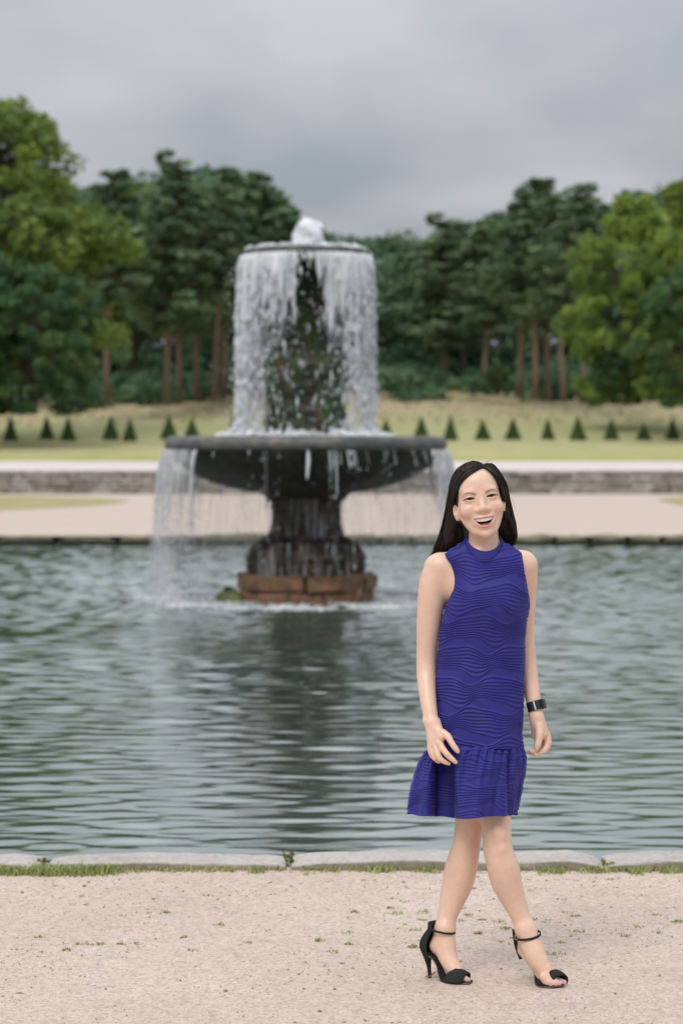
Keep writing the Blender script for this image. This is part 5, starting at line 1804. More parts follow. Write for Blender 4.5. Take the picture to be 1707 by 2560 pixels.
# collar: a soft standing band that dips in front
n, nh = 120, 30
ang = np.linspace(0, 2 * np.pi, n, endpoint=False)
rows_c = []
for j, t in enumerate(np.linspace(0, 1.22, nh)):
    tb = min(t, 1.0); over = max(0, t - 1.0)
    xl_, xr_ = np.interp(tb, [0, 1], [1153, 1167]), np.interp(tb, [0, 1], [1262, 1250])
    xm, hw = (xl_ + xr_) / 2, (xr_ - xl_) / 2
    fy, by_ = np.interp(tb, [0, 1], [1404, 1377]), np.interp(tb, [0, 1], [1346, 1326])
    fd, bd = np.interp(tb, [0, 1], [0.085, 0.067]), np.interp(tb, [0, 1], [0.058, 0.052])
    c_, s_ = np.cos(ang), np.sin(ang)                    # s=-1 is the front
    sh = 1 - over * 0.5
    x_ = xm + hw * c_ * (1 - over * 0.35) + (3 * (-s_).clip(0) * 1.5)
    d = np.where(s_ < 0, fd * s_, bd * s_) * (1 - over * 0.35) + 0.004
    lift = (1 - s_) / 2                                  # 1 front
    y_ = by_ + (fy - by_) * lift ** 1.35 + over * 30
    rip = np.sin(np.clip(t * 6 % 1 / 0.75, 0, 1) * np.pi) if t <= 1 else 0
    bulge = 1 + 0.035 * math.sin(min(1, t) * np.pi) + 0.040 * rip
    x_ = xm + (x_ - xm) * bulge; d = d * bulge
    rows_c.append(np.stack([x_, y_, d], -1))
G = np.array(rows_c)
W, nn = px_grid_to_world(G, 0, 0)
attach('collar', W.reshape(-1, 3), grid_faces(nh, n, True), M_dress, parent=dress)

# armhole piping and seam tape
for xs_, ys_, sgn in ((1, None, -1), (2, None, 1)):
    yy = np.linspace(1384, 1522, 26)
    xx = np.interp(yy, _rows[:, 0], _rows[:, xs_])
    ef = np.interp(yy, _rows[:, 0], _rows[:, 5])
    eb = np.interp(yy, _rows[:, 0], _rows[:, 6])
    v, f = tube_geo([P(a, b_, -c) for a, b_, c in zip(xx, yy, ef)], 0.0021, 6)
    attach('armhole_trim', v, f, M_dress, parent=dress)

# flounce: gathered at the seam, flaring in deep folds
nA, nR = 900, 230
ang = np.linspace(0, 2 * np.pi, nA, endpoint=False)
_ruf = [(1868, 1074, 1308, .110, .110), (1881, 1060, 1313, .120, .118), (1897, 1049, 1315, .127, .125), (1930, 1038, 1313, .136, .134), (1960, 1029, 1308, .143, .141), (2000, 1022, 1299, .150, .148), (2040, 1017, 1292, .156, .154)]
_ruf = np.array(_ruf)
folds = [(1093, 9, .030), (1212, 12, .008), (1240, 9, .010), (1294, 6, .010), (1052, 10, .014)]
G = np.zeros((nR, nA, 3))
rr_ = np.random.default_rng(4)
phb = rr_.uniform(0, 6.28, 8)
for j, t in enumerate(np.linspace(0, 1, nR)):
    y0 = 1866 + t * (2040 - 1866)
    xl_, xr_, fd, bd = (np.interp(y0, _ruf[:, 0], _ruf[:, k]) for k in range(1, 5))
    c_, s_ = np.cos(ang), np.sin(ang)
    xm, hw = (xl_ + xr_) / 2, (xr_ - xl_) / 2
    x_ = xm + hw * np.sign(c_) * np.abs(c_) ** 0.92
    d = np.where(s_ < 0, fd, bd) * np.sign(s_) * np.abs(s_) ** 0.9
    grow = min(1, t * 1.6) ** 0.8
    cut_ = np.zeros(nA)
    for fx, fw, fdp in folds:
        fxx = fx + (xm - 1180) * 0.2 + 4 * math.sin(t * 2 + fx)
        wgt = np.exp(-((x_ - fxx) / fw) ** 2) * (s_ < 0)
        cut_ += wgt * fdp * (0.35 + 0.65 * t) * min(1, t * 5)
    sg_ = lambda q: 1 / (1 + np.exp(-np.clip(q, -30, 30)))
    step_ = 0.125 * sg_((1134 + 3 * t - x_) / 2.2) * sg_((x_ - 1090 + 5 * t) / 6.0) + 0.048 * sg_((x_ - 1267) / 2.2) * np.exp(-np.clip((x_ - 1267) / 20, 0, 9)) + 0.012 * sg_((1182 - x_) / 14) * sg_((x_ - 1150) / 14)
    ux_ = min(1, t * 4) * (s_ < 0)
    x_ = x_ + ux_ * (13 * np.exp(-((x_ - 1124) / 7) ** 2) - 11 * np.exp(-((x_ - 1099) / 7) ** 2) - 9 * np.exp(-((x_ - 1275) / 5) ** 2))
    cut_ = cut_ + step_ * (s_ < 0) * min(1, t * 5) * (0.55 + 0.45 * t)
    gather = 0.0075 * np.sin(ang * 34 + 2 * np.sin(ang * 5)) * math.exp(-t * 4) * min(1, t * 14)
    backf = 0.02 * np.sin(ang * 9 + phb[0]) * (s_ > 0) * grow
    roll_ = 0.007 * np.sin(ang * 11 + phb[1] + 0.6 * np.sin(ang * 3)) * grow * (s_ < 0)
    d = d * 1.0 + cut_ + (gather + backf + roll_) * np.sign(s_)
    yy = y0 + t * (-3 * np.clip((x_ - 1230) / 60, 0, 1) + 6 * np.exp(-((x_ - 1170) / 60) ** 2) * (s_ < 0) - 6 * np.clip((1060 - x_) / 40, 0, 1) + 1.5 * np.sin(ang * 7))
    G[j] = np.stack([x_, yy, d], -1)
W, nn = px_grid_to_world(G, 0, 0)
front = nn[:, nA * 3 // 4, 1].mean()
if front > 0: nn = -nn
arc = np.cumsum(np.linalg.norm(np.diff(W, axis=1, prepend=W[:, -1:]), axis=2), axis=1) * 800
h = ridges(arc * 0.9 + 40, G[..., 1] - 4 * np.sin(arc / 38.0), seed=3, pitch=70.0, lam=150.0, amp=8.0)
env = np.clip((np.arange(nR)[:, None] / nR - 0.03) * 30, 0, 1)
W = W + nn * (h * env * 0.0025)[..., None]
attach('flounce', W.reshape(-1, 3), grid_faces(nR, nA, True), M_dress, parent=dress)
# ------------------------------------------------------------------ hair
M_hair, nd, ln, b = new_mat('black_hair')
b.inputs['Roughness'].default_value = 0.27
b.inputs['Specular IOR Level'].default_value = 0.32
b.inputs['Anisotropic'].default_value = 0.5
oi = nd.new('ShaderNodeAttribute'); oi.attribute_name = 'tint'
c = ramp(nd, ln, oi.outputs['Fac'], [(0.0, (0.006, 0.0045, 0.0042)), (0.65, (0.013, 0.0088, 0.0075)), (1.0, (0.055, 0.032, 0.022))])  # brown end paints hair sheen into the colour of the lightest strands
ln.new(c.outputs[0], b.inputs['Base Color'])

lo = P(1040, 1480, -0.12); hi = P(1320, 1140, 0.2)
B = Field((lo[0], 7.37, lo[2]), (hi[0], 7.67, hi[2] + 0.01), 0.0025)
CAPC, CAPR = (0.0, 0.0225, -0.088), (0.0785, 0.0925, 0.0985)
B.ell(H(*CAPC), CAPR, 0.01, HM)
B.cone(H(0, 0.0, -0.125), P(1196, 1350, 0.075), 0.070, 0.060, 0.03)
B.chain([P(1133, 1250, .012), P(1131, 1285, .030), P(1128, 1320, .048), P(1118, 1350, .070), P(1104, 1382, .088), P(1090, 1402, .095)], [0.016, 0.023, 0.028, 0.030, 0.028, 0.018], 0.02, 2)
B.chain([P(1262, 1245, .012), P(1264, 1285, .034), P(1265, 1320, .046), P(1268, 1345, .055), P(1270, 1362, .065)], [0.010, 0.016, 0.022, 0.024, 0.016], 0.02, 2)
# open the face
sl, X, Y, Z = B.box(H(0, 0, 0) - 0.16, H(0, 0, 0) + 0.16)
dx, dy, dz = X - HC[0], Y - HC[1], Z - HC[2]
U, V, W_ = (HM[i, 0] * dx + HM[i, 1] * dy + HM[i, 2] * dz for i in range(3))
oval = np.sqrt(((U - 0.004) / 0.0715) ** 2 + ((V + 0.012) / 0.101) ** 2)
g = np.maximum((oval - 1) * 0.07, -0.074 - W_ + 0.25 * np.clip(V - 0.05, 0, 1)).astype(np.float32)
B.cut(sl, g, 0.003)
hv, hf = B.mesh()
del B
# strand-like grain over the mass
hloc = toH(hv)
hair = attach('hair', hv, hf, M_hair, colors=np.clip(0.28 + 0.2 * np.sin(hv[:, 0] * 900), 0, 1))


def outside_cap(p, off):
    q = toH(p)
    r = np.asarray(CAPR) + off
    dd = (q - np.asarray(CAPC)) / r
    k = np.linalg.norm(dd)
    if k < 1 and k > 1e-6:
        q = np.asarray(CAPC) + dd / k * r
        return H(*q)
    return p


GL_in = [(1207, 1168, -.052), (1187, 1179, -.068), (1168, 1194, -.070), (1153, 1214, -.060), (1145, 1240, -.038), (1139, 1261, -.012), (1140, 1285, .022), (1152, 1312, .030), (1158, 1345, .052), (1150, 1385, .086), (1140, 1420, .10)]
GL_out = [(1206, 1159, -.040), (1180, 1154, -.015), (1146, 1182, .000), (1125, 1222, .006), (1117, 1258, .014), (1111, 1292, .026), (1103, 1325, .044), (1094, 1352, .060), (1082, 1383, .072), (1068, 1408, .078), (1056, 1427, .080)]
GR_in = [(1209, 1168, -.052), (1224, 1176, -.062), (1238, 1193, -.064), (1249, 1213, -.052), (1255, 1234, -.030), (1262, 1256, .004), (1262, 1283, .024), (1254, 1305, .032), (1248, 1330, .045), (1250, 1350, .056), (1254, 1366, .066)]
GR_out = [(1210, 1159, -.040), (1232, 1160, -.012), (1252, 1184, .000), (1266, 1212, .006), (1270, 1240, .012), (1275, 1265, .020), (1280, 1288, .028), (1286, 1308, .034), (1289, 1330, .038), (1288, 1348, .042), (1282, 1362, .046)]
rn = np.random.default_rng(17)
SV, SF, ST, base = [], [], [], 0


def strand(pts, r0, r1, tint, n=20, sides=3):
    global base
    q = catmull(pts, n)
    tt = np.linspace(0, 1, n)
    rad = np.interp(tt, [0, 0.08, 0.75, 1], [r0 * 0.6, r0, r0 * 0.9, r1])
    v, f = tube_geo(q, rad, sides, False)
    SV.append(v); SF.append(np.array(f) + base); ST.append(np.full(len(v), tint)); base += len(v)


for (gi, go, n_s) in ((GL_in, GL_out, 1900), (GR_in, GR_out, 1000)):
    gi, go = np.array(gi, float), np.array(go, float)
    for k in range(n_s):
        s = rn.uniform(0, 1) ** 0.9 if k % 5 else rn.uniform(-0.02, 0.08)
        t = rn.uniform(0, 1) ** 1.7
        cl = math.floor(s * 26) + 0.5
        ss = s + (cl / 26 - s) * 0.45 * 1.0
        pts = []
        wob = rn.normal(0, 1.0, 2); lift_ = 0.0015 + abs(rn.normal(0, 0.0022))
        m_ = len(gi)
        stop = m_ - int(rn.integers(0, 3)) if rn.uniform() < 0.5 else m_
        for i in range(stop):
            g0 = gi[i] + (go[i] - gi[i]) * (s if i < 4 else ss)
            bulge = 1.0 - 0.0
            along = i / (m_ - 1)
            p = P(g0[0] + wob[0] * (0.3 + 2.2 * along), g0[1] + wob[1] * along * 2, g0[2] + t * 0.05 * along - (0.045 * (1 - t) * (along - 0.4) if i >= 7 else 0) + rn.normal(0, 0.0008))
            if i < 7:
                p = outside_cap(p, 0.001 + lift_ * (1 - t))
            pts.append(p)
        strand(pts, rn.uniform(0.0007, 0.0014), 0.0003, np.clip(rn.normal(0.46, 0.36), 0, 1))
# the loose locks that hang away at the right of the neck
for k in range(34):
    j = rn.normal(0, 1)
    strand([P(1262, 1258, .0), P(1268 + j, 1282, -.004), P(1279 + j * 2, 1305, -.010), P(1288 + j * 2.2, 1327, -.012), P(1290 + j * 1.6, 1343, -.008), P(1283 + j, 1360 + j * 2, .0)], 0.0009, 0.0003, np.clip(rn.normal(0.7, 0.2), 0, 1))
# flyaway hairs
for k in range(12):
    a = rn.uniform(-0.5, 0.9)
    p0 = H(0.072 * math.sin(a), 0.0225 + 0.094 * math.cos(a) * 0.98, -0.075 + rn.normal(0, 0.02))
    dirv = HU * (math.sin(a) + rn.normal(0.1, 0.4)) + HV * rn.uniform(0.5, 1.0)
    ln_ = rn.uniform(0.008, 0.026)
    strand([p0 - HV * 0.008, p0 + dirv * ln_ * 0.12, p0 + dirv * ln_ * 0.5, p0 + dirv * ln_ * 0.85 + HU * 0.004, p0 + dirv * ln_ + HU * 0.010], 0.00022, 0.0001, 0.8, 12)
for k in range(40):
    i = int(rn.integers(3, 9)); left = rn.uniform() < 0.7
    g_ = np.array((GL_out if left else GR_out)[i]); g2 = np.array((GL_out if left else GR_out)[i + 1]); sgn = -1 if left else 1
    o_ = sgn * abs(rn.normal(0, 3.0))
    strand([P(*g_), P((g_[0] + g2[0]) / 2 + o_, (g_[1] + g2[1]) / 2, g_[2]), P(g2[0] + o_ * 1.3, g2[1] + 8, g2[2])], 0.0004, 0.00015, 0.8, 8)
attach('strands', np.concatenate(SV), np.concatenate(SF), M_hair, parent=hair, colors=np.concatenate(ST))

# ------------------------------------------------------------------ wristwatch
M_band = simple_mat('watch_band', (0.012, 0.013, 0.015), 0.55, 0.2, 40)
M_steel = simple_mat('steel', (0.72, 0.72, 0.73), 0.22, 0.05, 40, metal=1.0)
M_glass = simple_mat('watch_glass', (0.008, 0.009, 0.012), 0.06, 0.1, 30)
wc, wt = P(1337, 1765, .010), (P(1340, 1790, .004) - P(1334, 1745, .016))
wt /= np.linalg.norm(wt)
wt = wt + np.array([0.14, 0, 0.0]); wt /= np.linalg.norm(wt)
wa = np.cross(wt, [0, 1.0, 0]); wa /= np.linalg.norm(wa); wb = np.cross(wt, wa)
n = 48
ang = np.linspace(0, 2 * np.pi, n, endpoint=False)


def ring_pts(rx, ry, off):
    return wc + wt * off + np.outer(np.cos(ang) * rx, wa) + np.outer(np.sin(ang) * ry, wb)


rows_ = [(0.0233, -0.0135), (0.0258, -0.0145), (0.0262, -0.012), (0.0262, 0.012), (0.0258, 0.0145), (0.0233, 0.0135)]
band = attach('watch', np.concatenate([ring_pts(r, r, o) for r, o in rows_]), grid_faces(len(rows_), n, True), M_band)


def on_wrist(deg, s, rad, mat, name, bev=0.0012, off=0.0):
    """a plate lying on the band, at an angle round the wrist (0 = right of photo, 90 = towards camera)"""
    a = R(deg)
    out = math.cos(a) * (wa if wa[0] > 0 else -wa) + math.sin(a) * (wb if wb[1] < 0 else -wb)
    tan = np.cross(wt, out)
    pts, fs = chamfer_box(s[0] / 2, s[1] / 2, s[2] / 2, bev)
    pts = wc + wt * off + np.outer(pts[:, 0], tan) + np.outer(pts[:, 1], wt) + np.outer(pts[:, 2] + rad, out)
    return attach(name, pts, fs, mat, parent=band, smooth=False)


on_wrist(22, (0.026, 0.031, 0.007), 0.0275, M_band, 'watch_case', 0.002)
on_wrist(22, (0.021, 0.026, 0.002), 0.0320, M_glass, 'watch_face', 0.0005)
on_wrist(96, (0.0055, 0.0275, 0.003), 0.0268, M_steel, 'clasp', 0.0008)
on_wrist(2, (0.0040, 0.030, 0.0042), 0.0295, M_steel, 'case_edge', 0.0008)

# ------------------------------------------------------------------ sandals
M_suede = simple_mat('black_suede', (0.014, 0.013, 0.014), 0.85, 0.3, 120, 0.2, 0.0008)
M_sole = simple_mat('sole', (0.16, 0.11, 0.06), 0.5, 0.2, 40)
M_insole = simple_mat('insole', (0.30, 0.16, 0.10), 0.6, 0.2, 40)


def shell_grid(name, G, mat, parent, th=0.0016):
    """a strip of material with thickness from a grid of world points"""
    G = np.asarray(G, float)
    du = np.gradient(G, axis=1); dv = np.gradient(G, axis=0)
    nn = np.cross(du, dv); nn /= np.linalg.norm(nn, axis=2)[..., None] + 1e-12
    a, b_ = G + nn * th / 2, G - nn * th / 2
    nr, nc = G.shape[:2]
    fa = grid_faces(nr, nc); fb = fa[:, ::-1] + nr * nc
    idx = np.arange(nr * nc).reshape(nr, nc)
    ring = np.concatenate([idx[0, :], idx[1:, -1], idx[-1, -2::-1], idx[-2:0:-1, 0]])
    r2 = np.roll(ring, -1)
    side = np.stack([ring, ring + nr * nc, r2 + nr * nc, r2], -1)
    return attach(name, np.concatenate([a.reshape(-1, 3), b_.reshape(-1, 3)]), np.concatenate([fa, fb, side]), mat, parent=parent)


def loop_strap(name, c, ex, ey, rx, ry, wdt, up, parent, mat, th=0.0022, gap=None):
    n_ = 44
    aa = np.linspace(0, 2 * np.pi, n_)
    G = []
    for o_ in np.linspace(-0.5, 0.5, 4):
        G.append([c + ex * math.cos(a) * rx + ey * math.sin(a) * ry + up * o_ * wdt for a in aa])
    return shell_grid(name, G, mat, parent, th)


def sandal(lbl, counter, counter_ry, strap, sole_pts, sole_w, heel_pts, heel_r, band_rows, side):
    sh = empty('sandal', (0, 0, 0)); sh.parent = person
    if lbl: sh['label'] = lbl
    # counter: half rings round the back of the heel
    G = []
    for (y, xb, xf, dyc) in counter:
        row = []
        for a in np.linspace(-1.5, 1.5, 21):
            px_ = xf - (xf - xb) * math.cos(a)
            c0 = P(px_, y, dyc)
            row.append(c0 + side * math.sin(a) * counter_ry)
        G.append(row)
    G = np.array(G)
    shell_grid('heel_counter', G, M_suede, sh, 0.003)
    cx_, cy_, cdy, rx, ry, wdt, tilt, rotz = strap
    ex = np.array([math.cos(rotz), math.sin(rotz), 0]); ey = np.array([-math.sin(rotz), math.cos(rotz), 0])
    ex = ex + np.array([0, 0, tilt[0]]); ey = ey + np.array([0, 0, tilt[1]])
    up = np.cross(ex, ey); up /= np.linalg.norm(up)
    loop_strap('ankle_strap', P(cx_, cy_, cdy), ex, ey, rx, ry, wdt, up, sh, M_suede)
    # sole: a thin board from heel to toe
    sp = np.array([P(*p) for p in sole_pts]); q = catmull(sp, 30); wv = np.interp(np.linspace(0, 1, 30), np.linspace(0, 1, len(sole_w)), sole_w)
    G = np.array([[q[i] + side * s * wv[i] for s in np.linspace(-1, 1, 7)] for i in range(30)])
    shell_grid('sole', G - np.array([0, 0, 0.002]), M_sole, sh, 0.004)
    shell_grid('insole', G + np.array([0, 0, 0.0015]), M_suede, sh, 0.002)
    hp = catmull([P(*p) for p in heel_pts], 14)
    v, f = tube_geo(hp, np.interp(np.linspace(0, 1, 14), np.linspace(0, 1, len(heel_r)), heel_r), 12)
    attach('heel', v, f, M_suede, parent=sh)
    # toe band: half hoops over the ball of the foot
    G = []
    for (x, y, dyc, hx, hy, hw) in band_rows:          # base centre, crown offset (px), half width (m)
        row = []
        for a in np.linspace(-np.pi / 2, np.pi / 2, 17):
            c0 = P(x + hx * math.cos(a), y - hy * math.cos(a), dyc)
            row.append(c0 + side * math.sin(a) * hw)
        G.append(row)
    shell_grid('toe_band', np.array(G), M_suede, sh, 0.003)
    return sh


sideL = np.array([0.45, 0.89, 0.0])
s1 = sandal('black suede sandal on the rear foot, its thin heel in full view', [(2304, 1072.5, 1087, .024), (2314, 1072, 1091, .024), (2321, 1071, 1090, .024), (2330, 1064, 1086, .024), (2344, 1054.5, 1080, .024), (2356, 1050.5, 1077, .024), (2366, 1050.5, 1076, .024), (2378, 1055, 1077, .024), (2388, 1060, 1080, .024), (2396, 1063, 1084, .024)], 0.027,
            (1106, 2325, .020, 0.0395, 0.038, 0.0065, (-0.17, 0.05), 0.0),
            [(1066, 2386, .026), (1082, 2390, .020), (1096, 2408, .010), (1104, 2434, -.004), (1114, 2450, -.016), (1140, 2454.5, -.040), (1176, 2454.5, -.066)], [0.016, 0.018, 0.018, 0.022, 0.030, 0.036, 0.016],
            [(1067, 2380, .027), (1069, 2396, .027), (1072, 2418, .027), (1074, 2442, .027)], [0.0165, 0.0115, 0.0066, 0.0048],
            [(1118, 2451, -.020, 4, 20, .031), (1126, 2453, -.028, 4, 31, .034), (1137, 2454, -.038, 4, 35, .035), (1151, 2455, -.048, 5, 30, .034), (1164, 2455, -.054, 6, 22, .030)], sideL)
v, f = tube_geo([P(1074, 2441.5, .027), P(1074.2, 2444, .027)], [0.005, 0.0046], 10)
attach('heel_tip', v, f, M_sole, parent=s1)
sideR = np.array([0.90, 0.43, 0.0])
s2 = sandal('black suede sandal on the front foot, seen from the toe', [(2322, 1289, 1304, -.012), (2338, 1291, 1304, -.010), (2352, 1293.5, 1306, -.006), (2368, 1295, 1312, .002), (2382, 1299, 1318, .008), (2396, 1306, 1322, .012)], 0.026,
            (1318, 2338, -.042, 0.0405, 0.042, 0.0072, (0.17, 0.10), 0.0),
            [(1322, 2392, .006), (1334, 2410, -.010), (1346, 2434, -.040), (1354, 2457, -.074), (1374, 2464, -.104), (1396, 2464, -.124)], [0.014, 0.014, 0.016, 0.024, 0.035, 0.020],
            [(1318, 2388, .012), (1326, 2404, .024), (1336, 2424, .034), (1342, 2441, .040)], [0.0165, 0.0110, 0.0062, 0.0046],
            [(1366, 2456, -.080, 2, 21, .034), (1371, 2458, -.090, 4, 32, .036), (1379, 2460, -.100, 8, 36, .036), (1387, 2462, -.108, 10, 32, .035), (1393, 2463, -.113, 12, 25, .033)], sideR)
# buckle and strap end at the ankle
v, f = tube_geo([P(1292, 2344, -.062), P(1283, 2344.5, -.056), P(1274, 2345, -.048)], [0.0046, 0.0046, 0.0046], 4, True, (1.0, 0.35))
attach('strap_end', v, f, M_suede, parent=s2)
bk = MB()
c0 = L(P(1289, 2344, -.068))
for dx_, dz_, sx, sz in ((-0.0035, 0, 0.0012, 0.014), (0.0035, 0, 0.0012, 0.014), (0, 0.0064, 0.008, 0.0012), (0, -0.0064, 0.008, 0.0012)):
    bk.box(c0 + np.array([dx_, -0.002, dz_]), (sx, 0.0014, sz), 0.0002)
bk.build('buckle', M_gold, s2)

# ================================================================== SMALL THINGS ON THE GRAVEL
M_blade = leaf_mat('grass_blades', (0.24, 0.29, 0.09), (0.50, 0.52, 0.23), 0.6)


def blades(name, spots, label, hgt, seed, wid=0.0022, spread=0.5):
    """spots: (x, y, radius, count, height factor)"""
    rn = np.random.default_rng(seed)
    V, T = [], []
    for (x, y, r, n_, hf_) in spots:
        a = rn.uniform(0, 2 * np.pi, n_); q = r * np.sqrt(rn.uniform(0, 1, n_))
        bx_, by_ = x + q * np.cos(a), y + q * np.sin(a) * 0.8
        hh = hgt * hf_ * rn.uniform(0.4, 1.2, n_) * (1 - 0.4 * q / max(r, 1e-4))
        d = rn.uniform(0, 2 * np.pi, n_); le = hh * rn.uniform(0.2, spread + 0.5, n_)
        w = wid * rn.uniform(0.7, 1.5, n_)
        px_, py_ = -np.sin(d) * w, np.cos(d) * w
        mx, my = bx_ + np.cos(d) * le * 0.35, by_ + np.sin(d) * le * 0.35
        ex_, ey_ = bx_ + np.cos(d) * le, by_ + np.sin(d) * le
        gz = ground_z(bx_, by_); z0 = gz - 0.003
        v = np.stack([np.stack([bx_ - px_, by_ - py_, z0], -1), np.stack([bx_ + px_, by_ + py_, z0], -1),
                      np.stack([mx + px_ * .8, my + py_ * .8, gz + hh * 0.65], -1), np.stack([mx - px_ * .8, my - py_ * .8, gz + hh * 0.65], -1),
                      np.stack([ex_, ey_, gz + hh], -1)], 1)
        V.append(v.reshape(-1, 3)); T.append(np.repeat(np.clip(rn.normal(0.5, 0.25, n_), 0, 1), 5))
    V = np.concatenate(V); n_ = len(V) // 5
    i = np.arange(n_)[:, None] * 5
    o = obj(name, make_mesh(name, V, [i + np.array([[0, 1, 2, 3]]), i + np.array([[3, 2, 4]])], M_blade, False, np.concatenate(T)))
    tag(o, label, 'grass', kind='stuff')
    return o


def g_at(x, y):
    d = CAM_H * FPX / (y - HY)
    return (x - CX) / FPX * d, d


rn = np.random.default_rng(91)
sp = []
for k in range(150):                                          # thick turf at the left foot of the kerb
    x, y = g_at(rn.uniform(-60, 285), rn.uniform(2182, 2196)); sp.append((x, y, 0.05, 34, rn.uniform(0.6, 1.25)))
for k in range(60):
    x, y = g_at(rn.uniform(-900, -60), rn.uniform(2180, 2196)); sp.append((x, y, 0.07, 26, rn.uniform(0.6, 1.1)))
blades('kerb_grass', sp, 'thick green grass growing along the left foot of the kerb', 0.032, 5, 0.0022)
sp = []
for k in range(120):                                          # thin weeds along the rest of the kerb
    x, y = g_at(rn.uniform(285, 1900), 2183 + abs(rn.normal(0, 5))); sp.append((x, y, 0.035, int(rn.integers(6, 22)), rn.uniform(0.3, 0.9)))
for cx_ in (410, 470, 640, 930, 960, 1060, 1380, 1500, 1530, 1600, 1680):
    x, y = g_at(cx_ + rn.normal(0, 6), 2187); sp.append((x, y, 0.05, 40, rn.uniform(0.7, 1.2)))
blades('weeds', sp, 'sparse weeds sprouting along the foot of the kerb', 0.034, 6, 0.003)
sp = []
known = [(101, 2343), (212, 2361), (248, 2361), (165, 2375), (302, 2360), (342, 2360), (482, 2378), (412, 2283), (524, 2240), (580, 2283), (547, 2315), (800, 2352), (868, 2332), (830, 2380), (872, 2360), (890, 2282), (975, 2270), (990, 2285), (1035, 2367), (1170, 2288), (1196, 2335), (1203, 2300), (1150, 2302), (1250, 2305), (1262, 2322), (1330, 2300), (1355, 2308), (1400, 2250), (1418, 2283), (1440, 2293), (1400, 2358), (1390, 2387), (1620, 2280), (1640, 2289), (1690, 2305), (1560, 2340), (1590, 2318), (1440, 2330), (1055, 2282), (1058, 2300), (1040, 2325), (620, 2358), (460, 2345), (700, 2290)]
for (x_, y_) in known:
    x, y = g_at(x_ + 0, y_); sp.append((x, y, rn.uniform(0.012, 0.035), int(rn.integers(8, 30)), rn.uniform(0.4, 1.0)))
for k in range(70):
    x, y = g_at(rn.uniform(-200, 1900), 2200 + 220 * rn.uniform(0, 1) ** 1.3); sp.append((x, y, rn.uniform(0.006, 0.02), int(rn.integers(3, 10)), rn.uniform(0.25, 0.6)))
blades('grass_tufts', sp, 'small scattered grass tufts growing through the gravel', 0.016, 7, 0.0024, 1.6)

# pebbles and grit
n = 7000
x = rn.uniform(-2.2, 2.4, n); y = 6.0 + 3.3 * rn.uniform(0, 1, n)
s = 0.0022 * rn.lognormal(0, 0.45, n)
pv, pf = blobs(np.stack([x, y, ground_z(x, y) + s * 0.3], -1), np.stack([s, s, s * 0.7], -1), rn, 0.35)
M_peb, nd, ln, b = new_mat('pebbles'); b.inputs['Roughness'].default_value = 0.85
at = nd.new('ShaderNodeAttribute'); at.attribute_name = 'tint'
c = ramp(nd, ln, at.outputs['Fac'], [(0.0, (0.22, 0.17, 0.13)), (0.35, (0.42, 0.34, 0.28)), (0.7, (0.55, 0.46, 0.40)), (1.0, (0.68, 0.63, 0.58))])
ln.new(c.outputs[0], b.inputs['Base Color'])
o = obj('gravel_stones', make_mesh('gravel_stones', pv, pf, M_peb, False, np.repeat(rn.uniform(0, 1, n), 6)))
tag(o, 'loose grit and small stones on the gravel', 'gravel', kind='stuff')

# dark bits of twig and leaf litter
n = 260
x = rn.uniform(-1.9, 2.2, n); y = 6.2 + 3.1 * rn.uniform(0, 1, n) ** 0.8
a = rn.uniform(0, np.pi, n); l_ = rn.uniform(0.004, 0.017, n); w_ = rn.uniform(0.001, 0.003, n); zt = rn.uniform(0.001, 0.005, n)
ca, sa = np.cos(a), np.sin(a); gz = ground_z(x, y)
v = np.stack([np.stack([x - ca * l_, y - sa * l_, 0.0015 + gz], -1), np.stack([x + sa * w_, y - ca * w_, 0.002 + zt + gz], -1), np.stack([x + ca * l_, y + sa * l_, 0.0015 + gz], -1), np.stack([x - sa * w_, y + ca * w_, 0.002 + zt * 0.5 + gz], -1)], 1).reshape(-1, 3)
o = obj('leaf_litter', make_mesh('leaf_litter', v, np.arange(n * 4).reshape(n, 4), simple_mat('litter', (0.16, 0.11, 0.065), 0.9, 0.4, 3), False))
tag(o, 'dark bits of twig and leaf litter on the gravel', 'litter', kind='stuff')

# two plants rooted in the joints of the kerb, one at its foot
M_weed = leaf_mat('weed_leaves', (0.17, 0.20, 0.05), (0.38, 0.38, 0.14), 0.6)


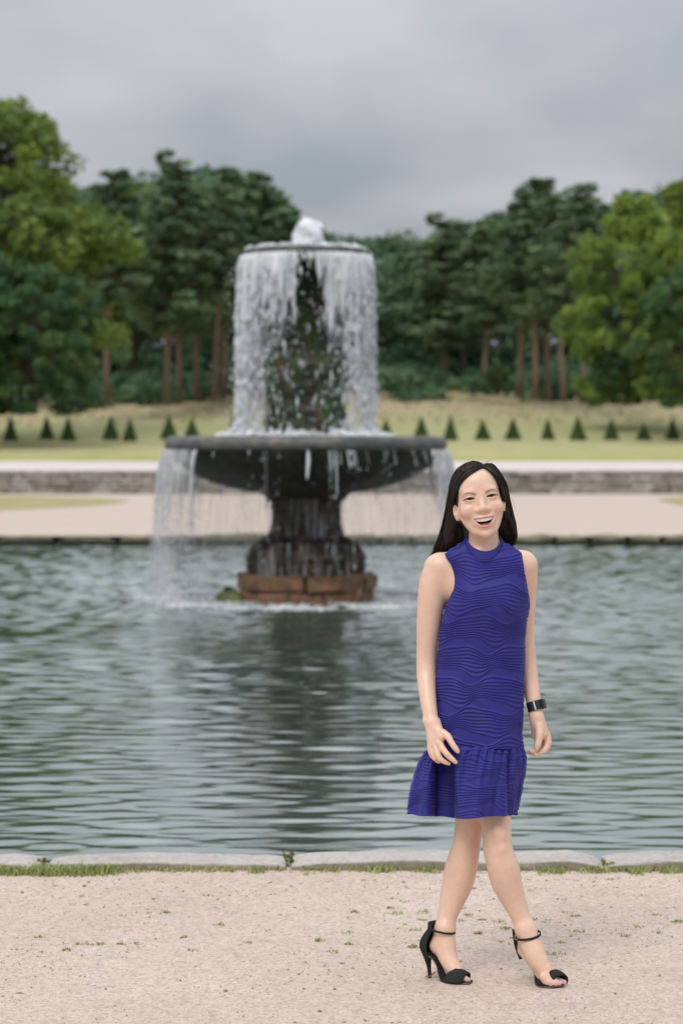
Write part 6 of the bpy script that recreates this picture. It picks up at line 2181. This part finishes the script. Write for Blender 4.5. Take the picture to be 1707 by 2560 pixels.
def weed(x, y, h, n_, label, seed, red=False):
    rn = np.random.default_rng(seed)
    e = empty('weed', (x, y, 0.0)); tag(e, label, 'plant')
    st = MB(); V, F, T, bs = [], [], [], 0
    for k in range(n_):
        a = rn.uniform(0, 2 * np.pi); tip = np.array([math.cos(a) * h * 0.4, math.sin(a) * h * 0.25, h * rn.uniform(0.6, 1.05)])
        st.tube([(0, 0, -0.02), tip * 0.5 + np.array([0, 0, h * 0.12]), tip], [0.0016, 0.0013, 0.0007], 5)
        for j in range(9):
            c0 = tip * rn.uniform(0.35, 1.05)
            v, f, t_ = leaves(np.array([c0]), (0, -0.3, 1), 0.020, rn, rn.uniform(0.2, 1, 1), 0.9)
            V.append(v); F.append(f + bs); T.append(t_); bs += 4
    st.build('stem', M_weed if not red else simple_mat('red_stem', (0.2, 0.09, 0.04), 0.7), e)
    obj('leaves', make_mesh('leaves', np.concatenate(V), np.concatenate(F), M_weed, False, np.concatenate(T)), e)


x, y = g_at(726, 2176); weed(x, y, 0.07, 3, 'yellow green weed with a reddish stem in the joint between the two longest kerb stones', 1, True)
x, y = g_at(105, 2172); weed(x - 0.01, y, 0.05, 3, 'small yellowish weed in the kerb joint above the thick grass', 2)
x, y = g_at(1520, 2181); weed(x, y, 0.055, 4, 'leafy green weed in front of the kerb joint right of the woman', 3)

# a fallen leaf pierced by the heel
lf = np.array([(-0.020, -0.004, 0.004), (-0.008, 0.008, 0.010), (0.008, 0.007, 0.016), (0.022, 0.001, 0.024), (0.010, -0.008, 0.015), (-0.006, -0.010, 0.007), (0.0, 0.0, 0.006)])
ff_ = [(0, 1, 6), (1, 2, 6), (2, 3, 6), (3, 4, 6), (4, 5, 6), (5, 0, 6)]
pl_ = P(1076, 2438, .020)
lv = obj('fallen_leaf', make_mesh('fallen_leaf', np.concatenate([lf, lf - np.array([0, 0, 0.0008])]), ff_ + [(a + 7, c_ + 7, b_ + 7) for a, b_, c_ in ff_], simple_mat('dry_leaf', (0.36, 0.17, 0.07), 0.7, 0.3, 60), False), None, (float(pl_[0]), float(pl_[1]), 0.0))
tag(lv, 'small dry orange brown leaf on the gravel at the tip of the thin heel', 'leaf')
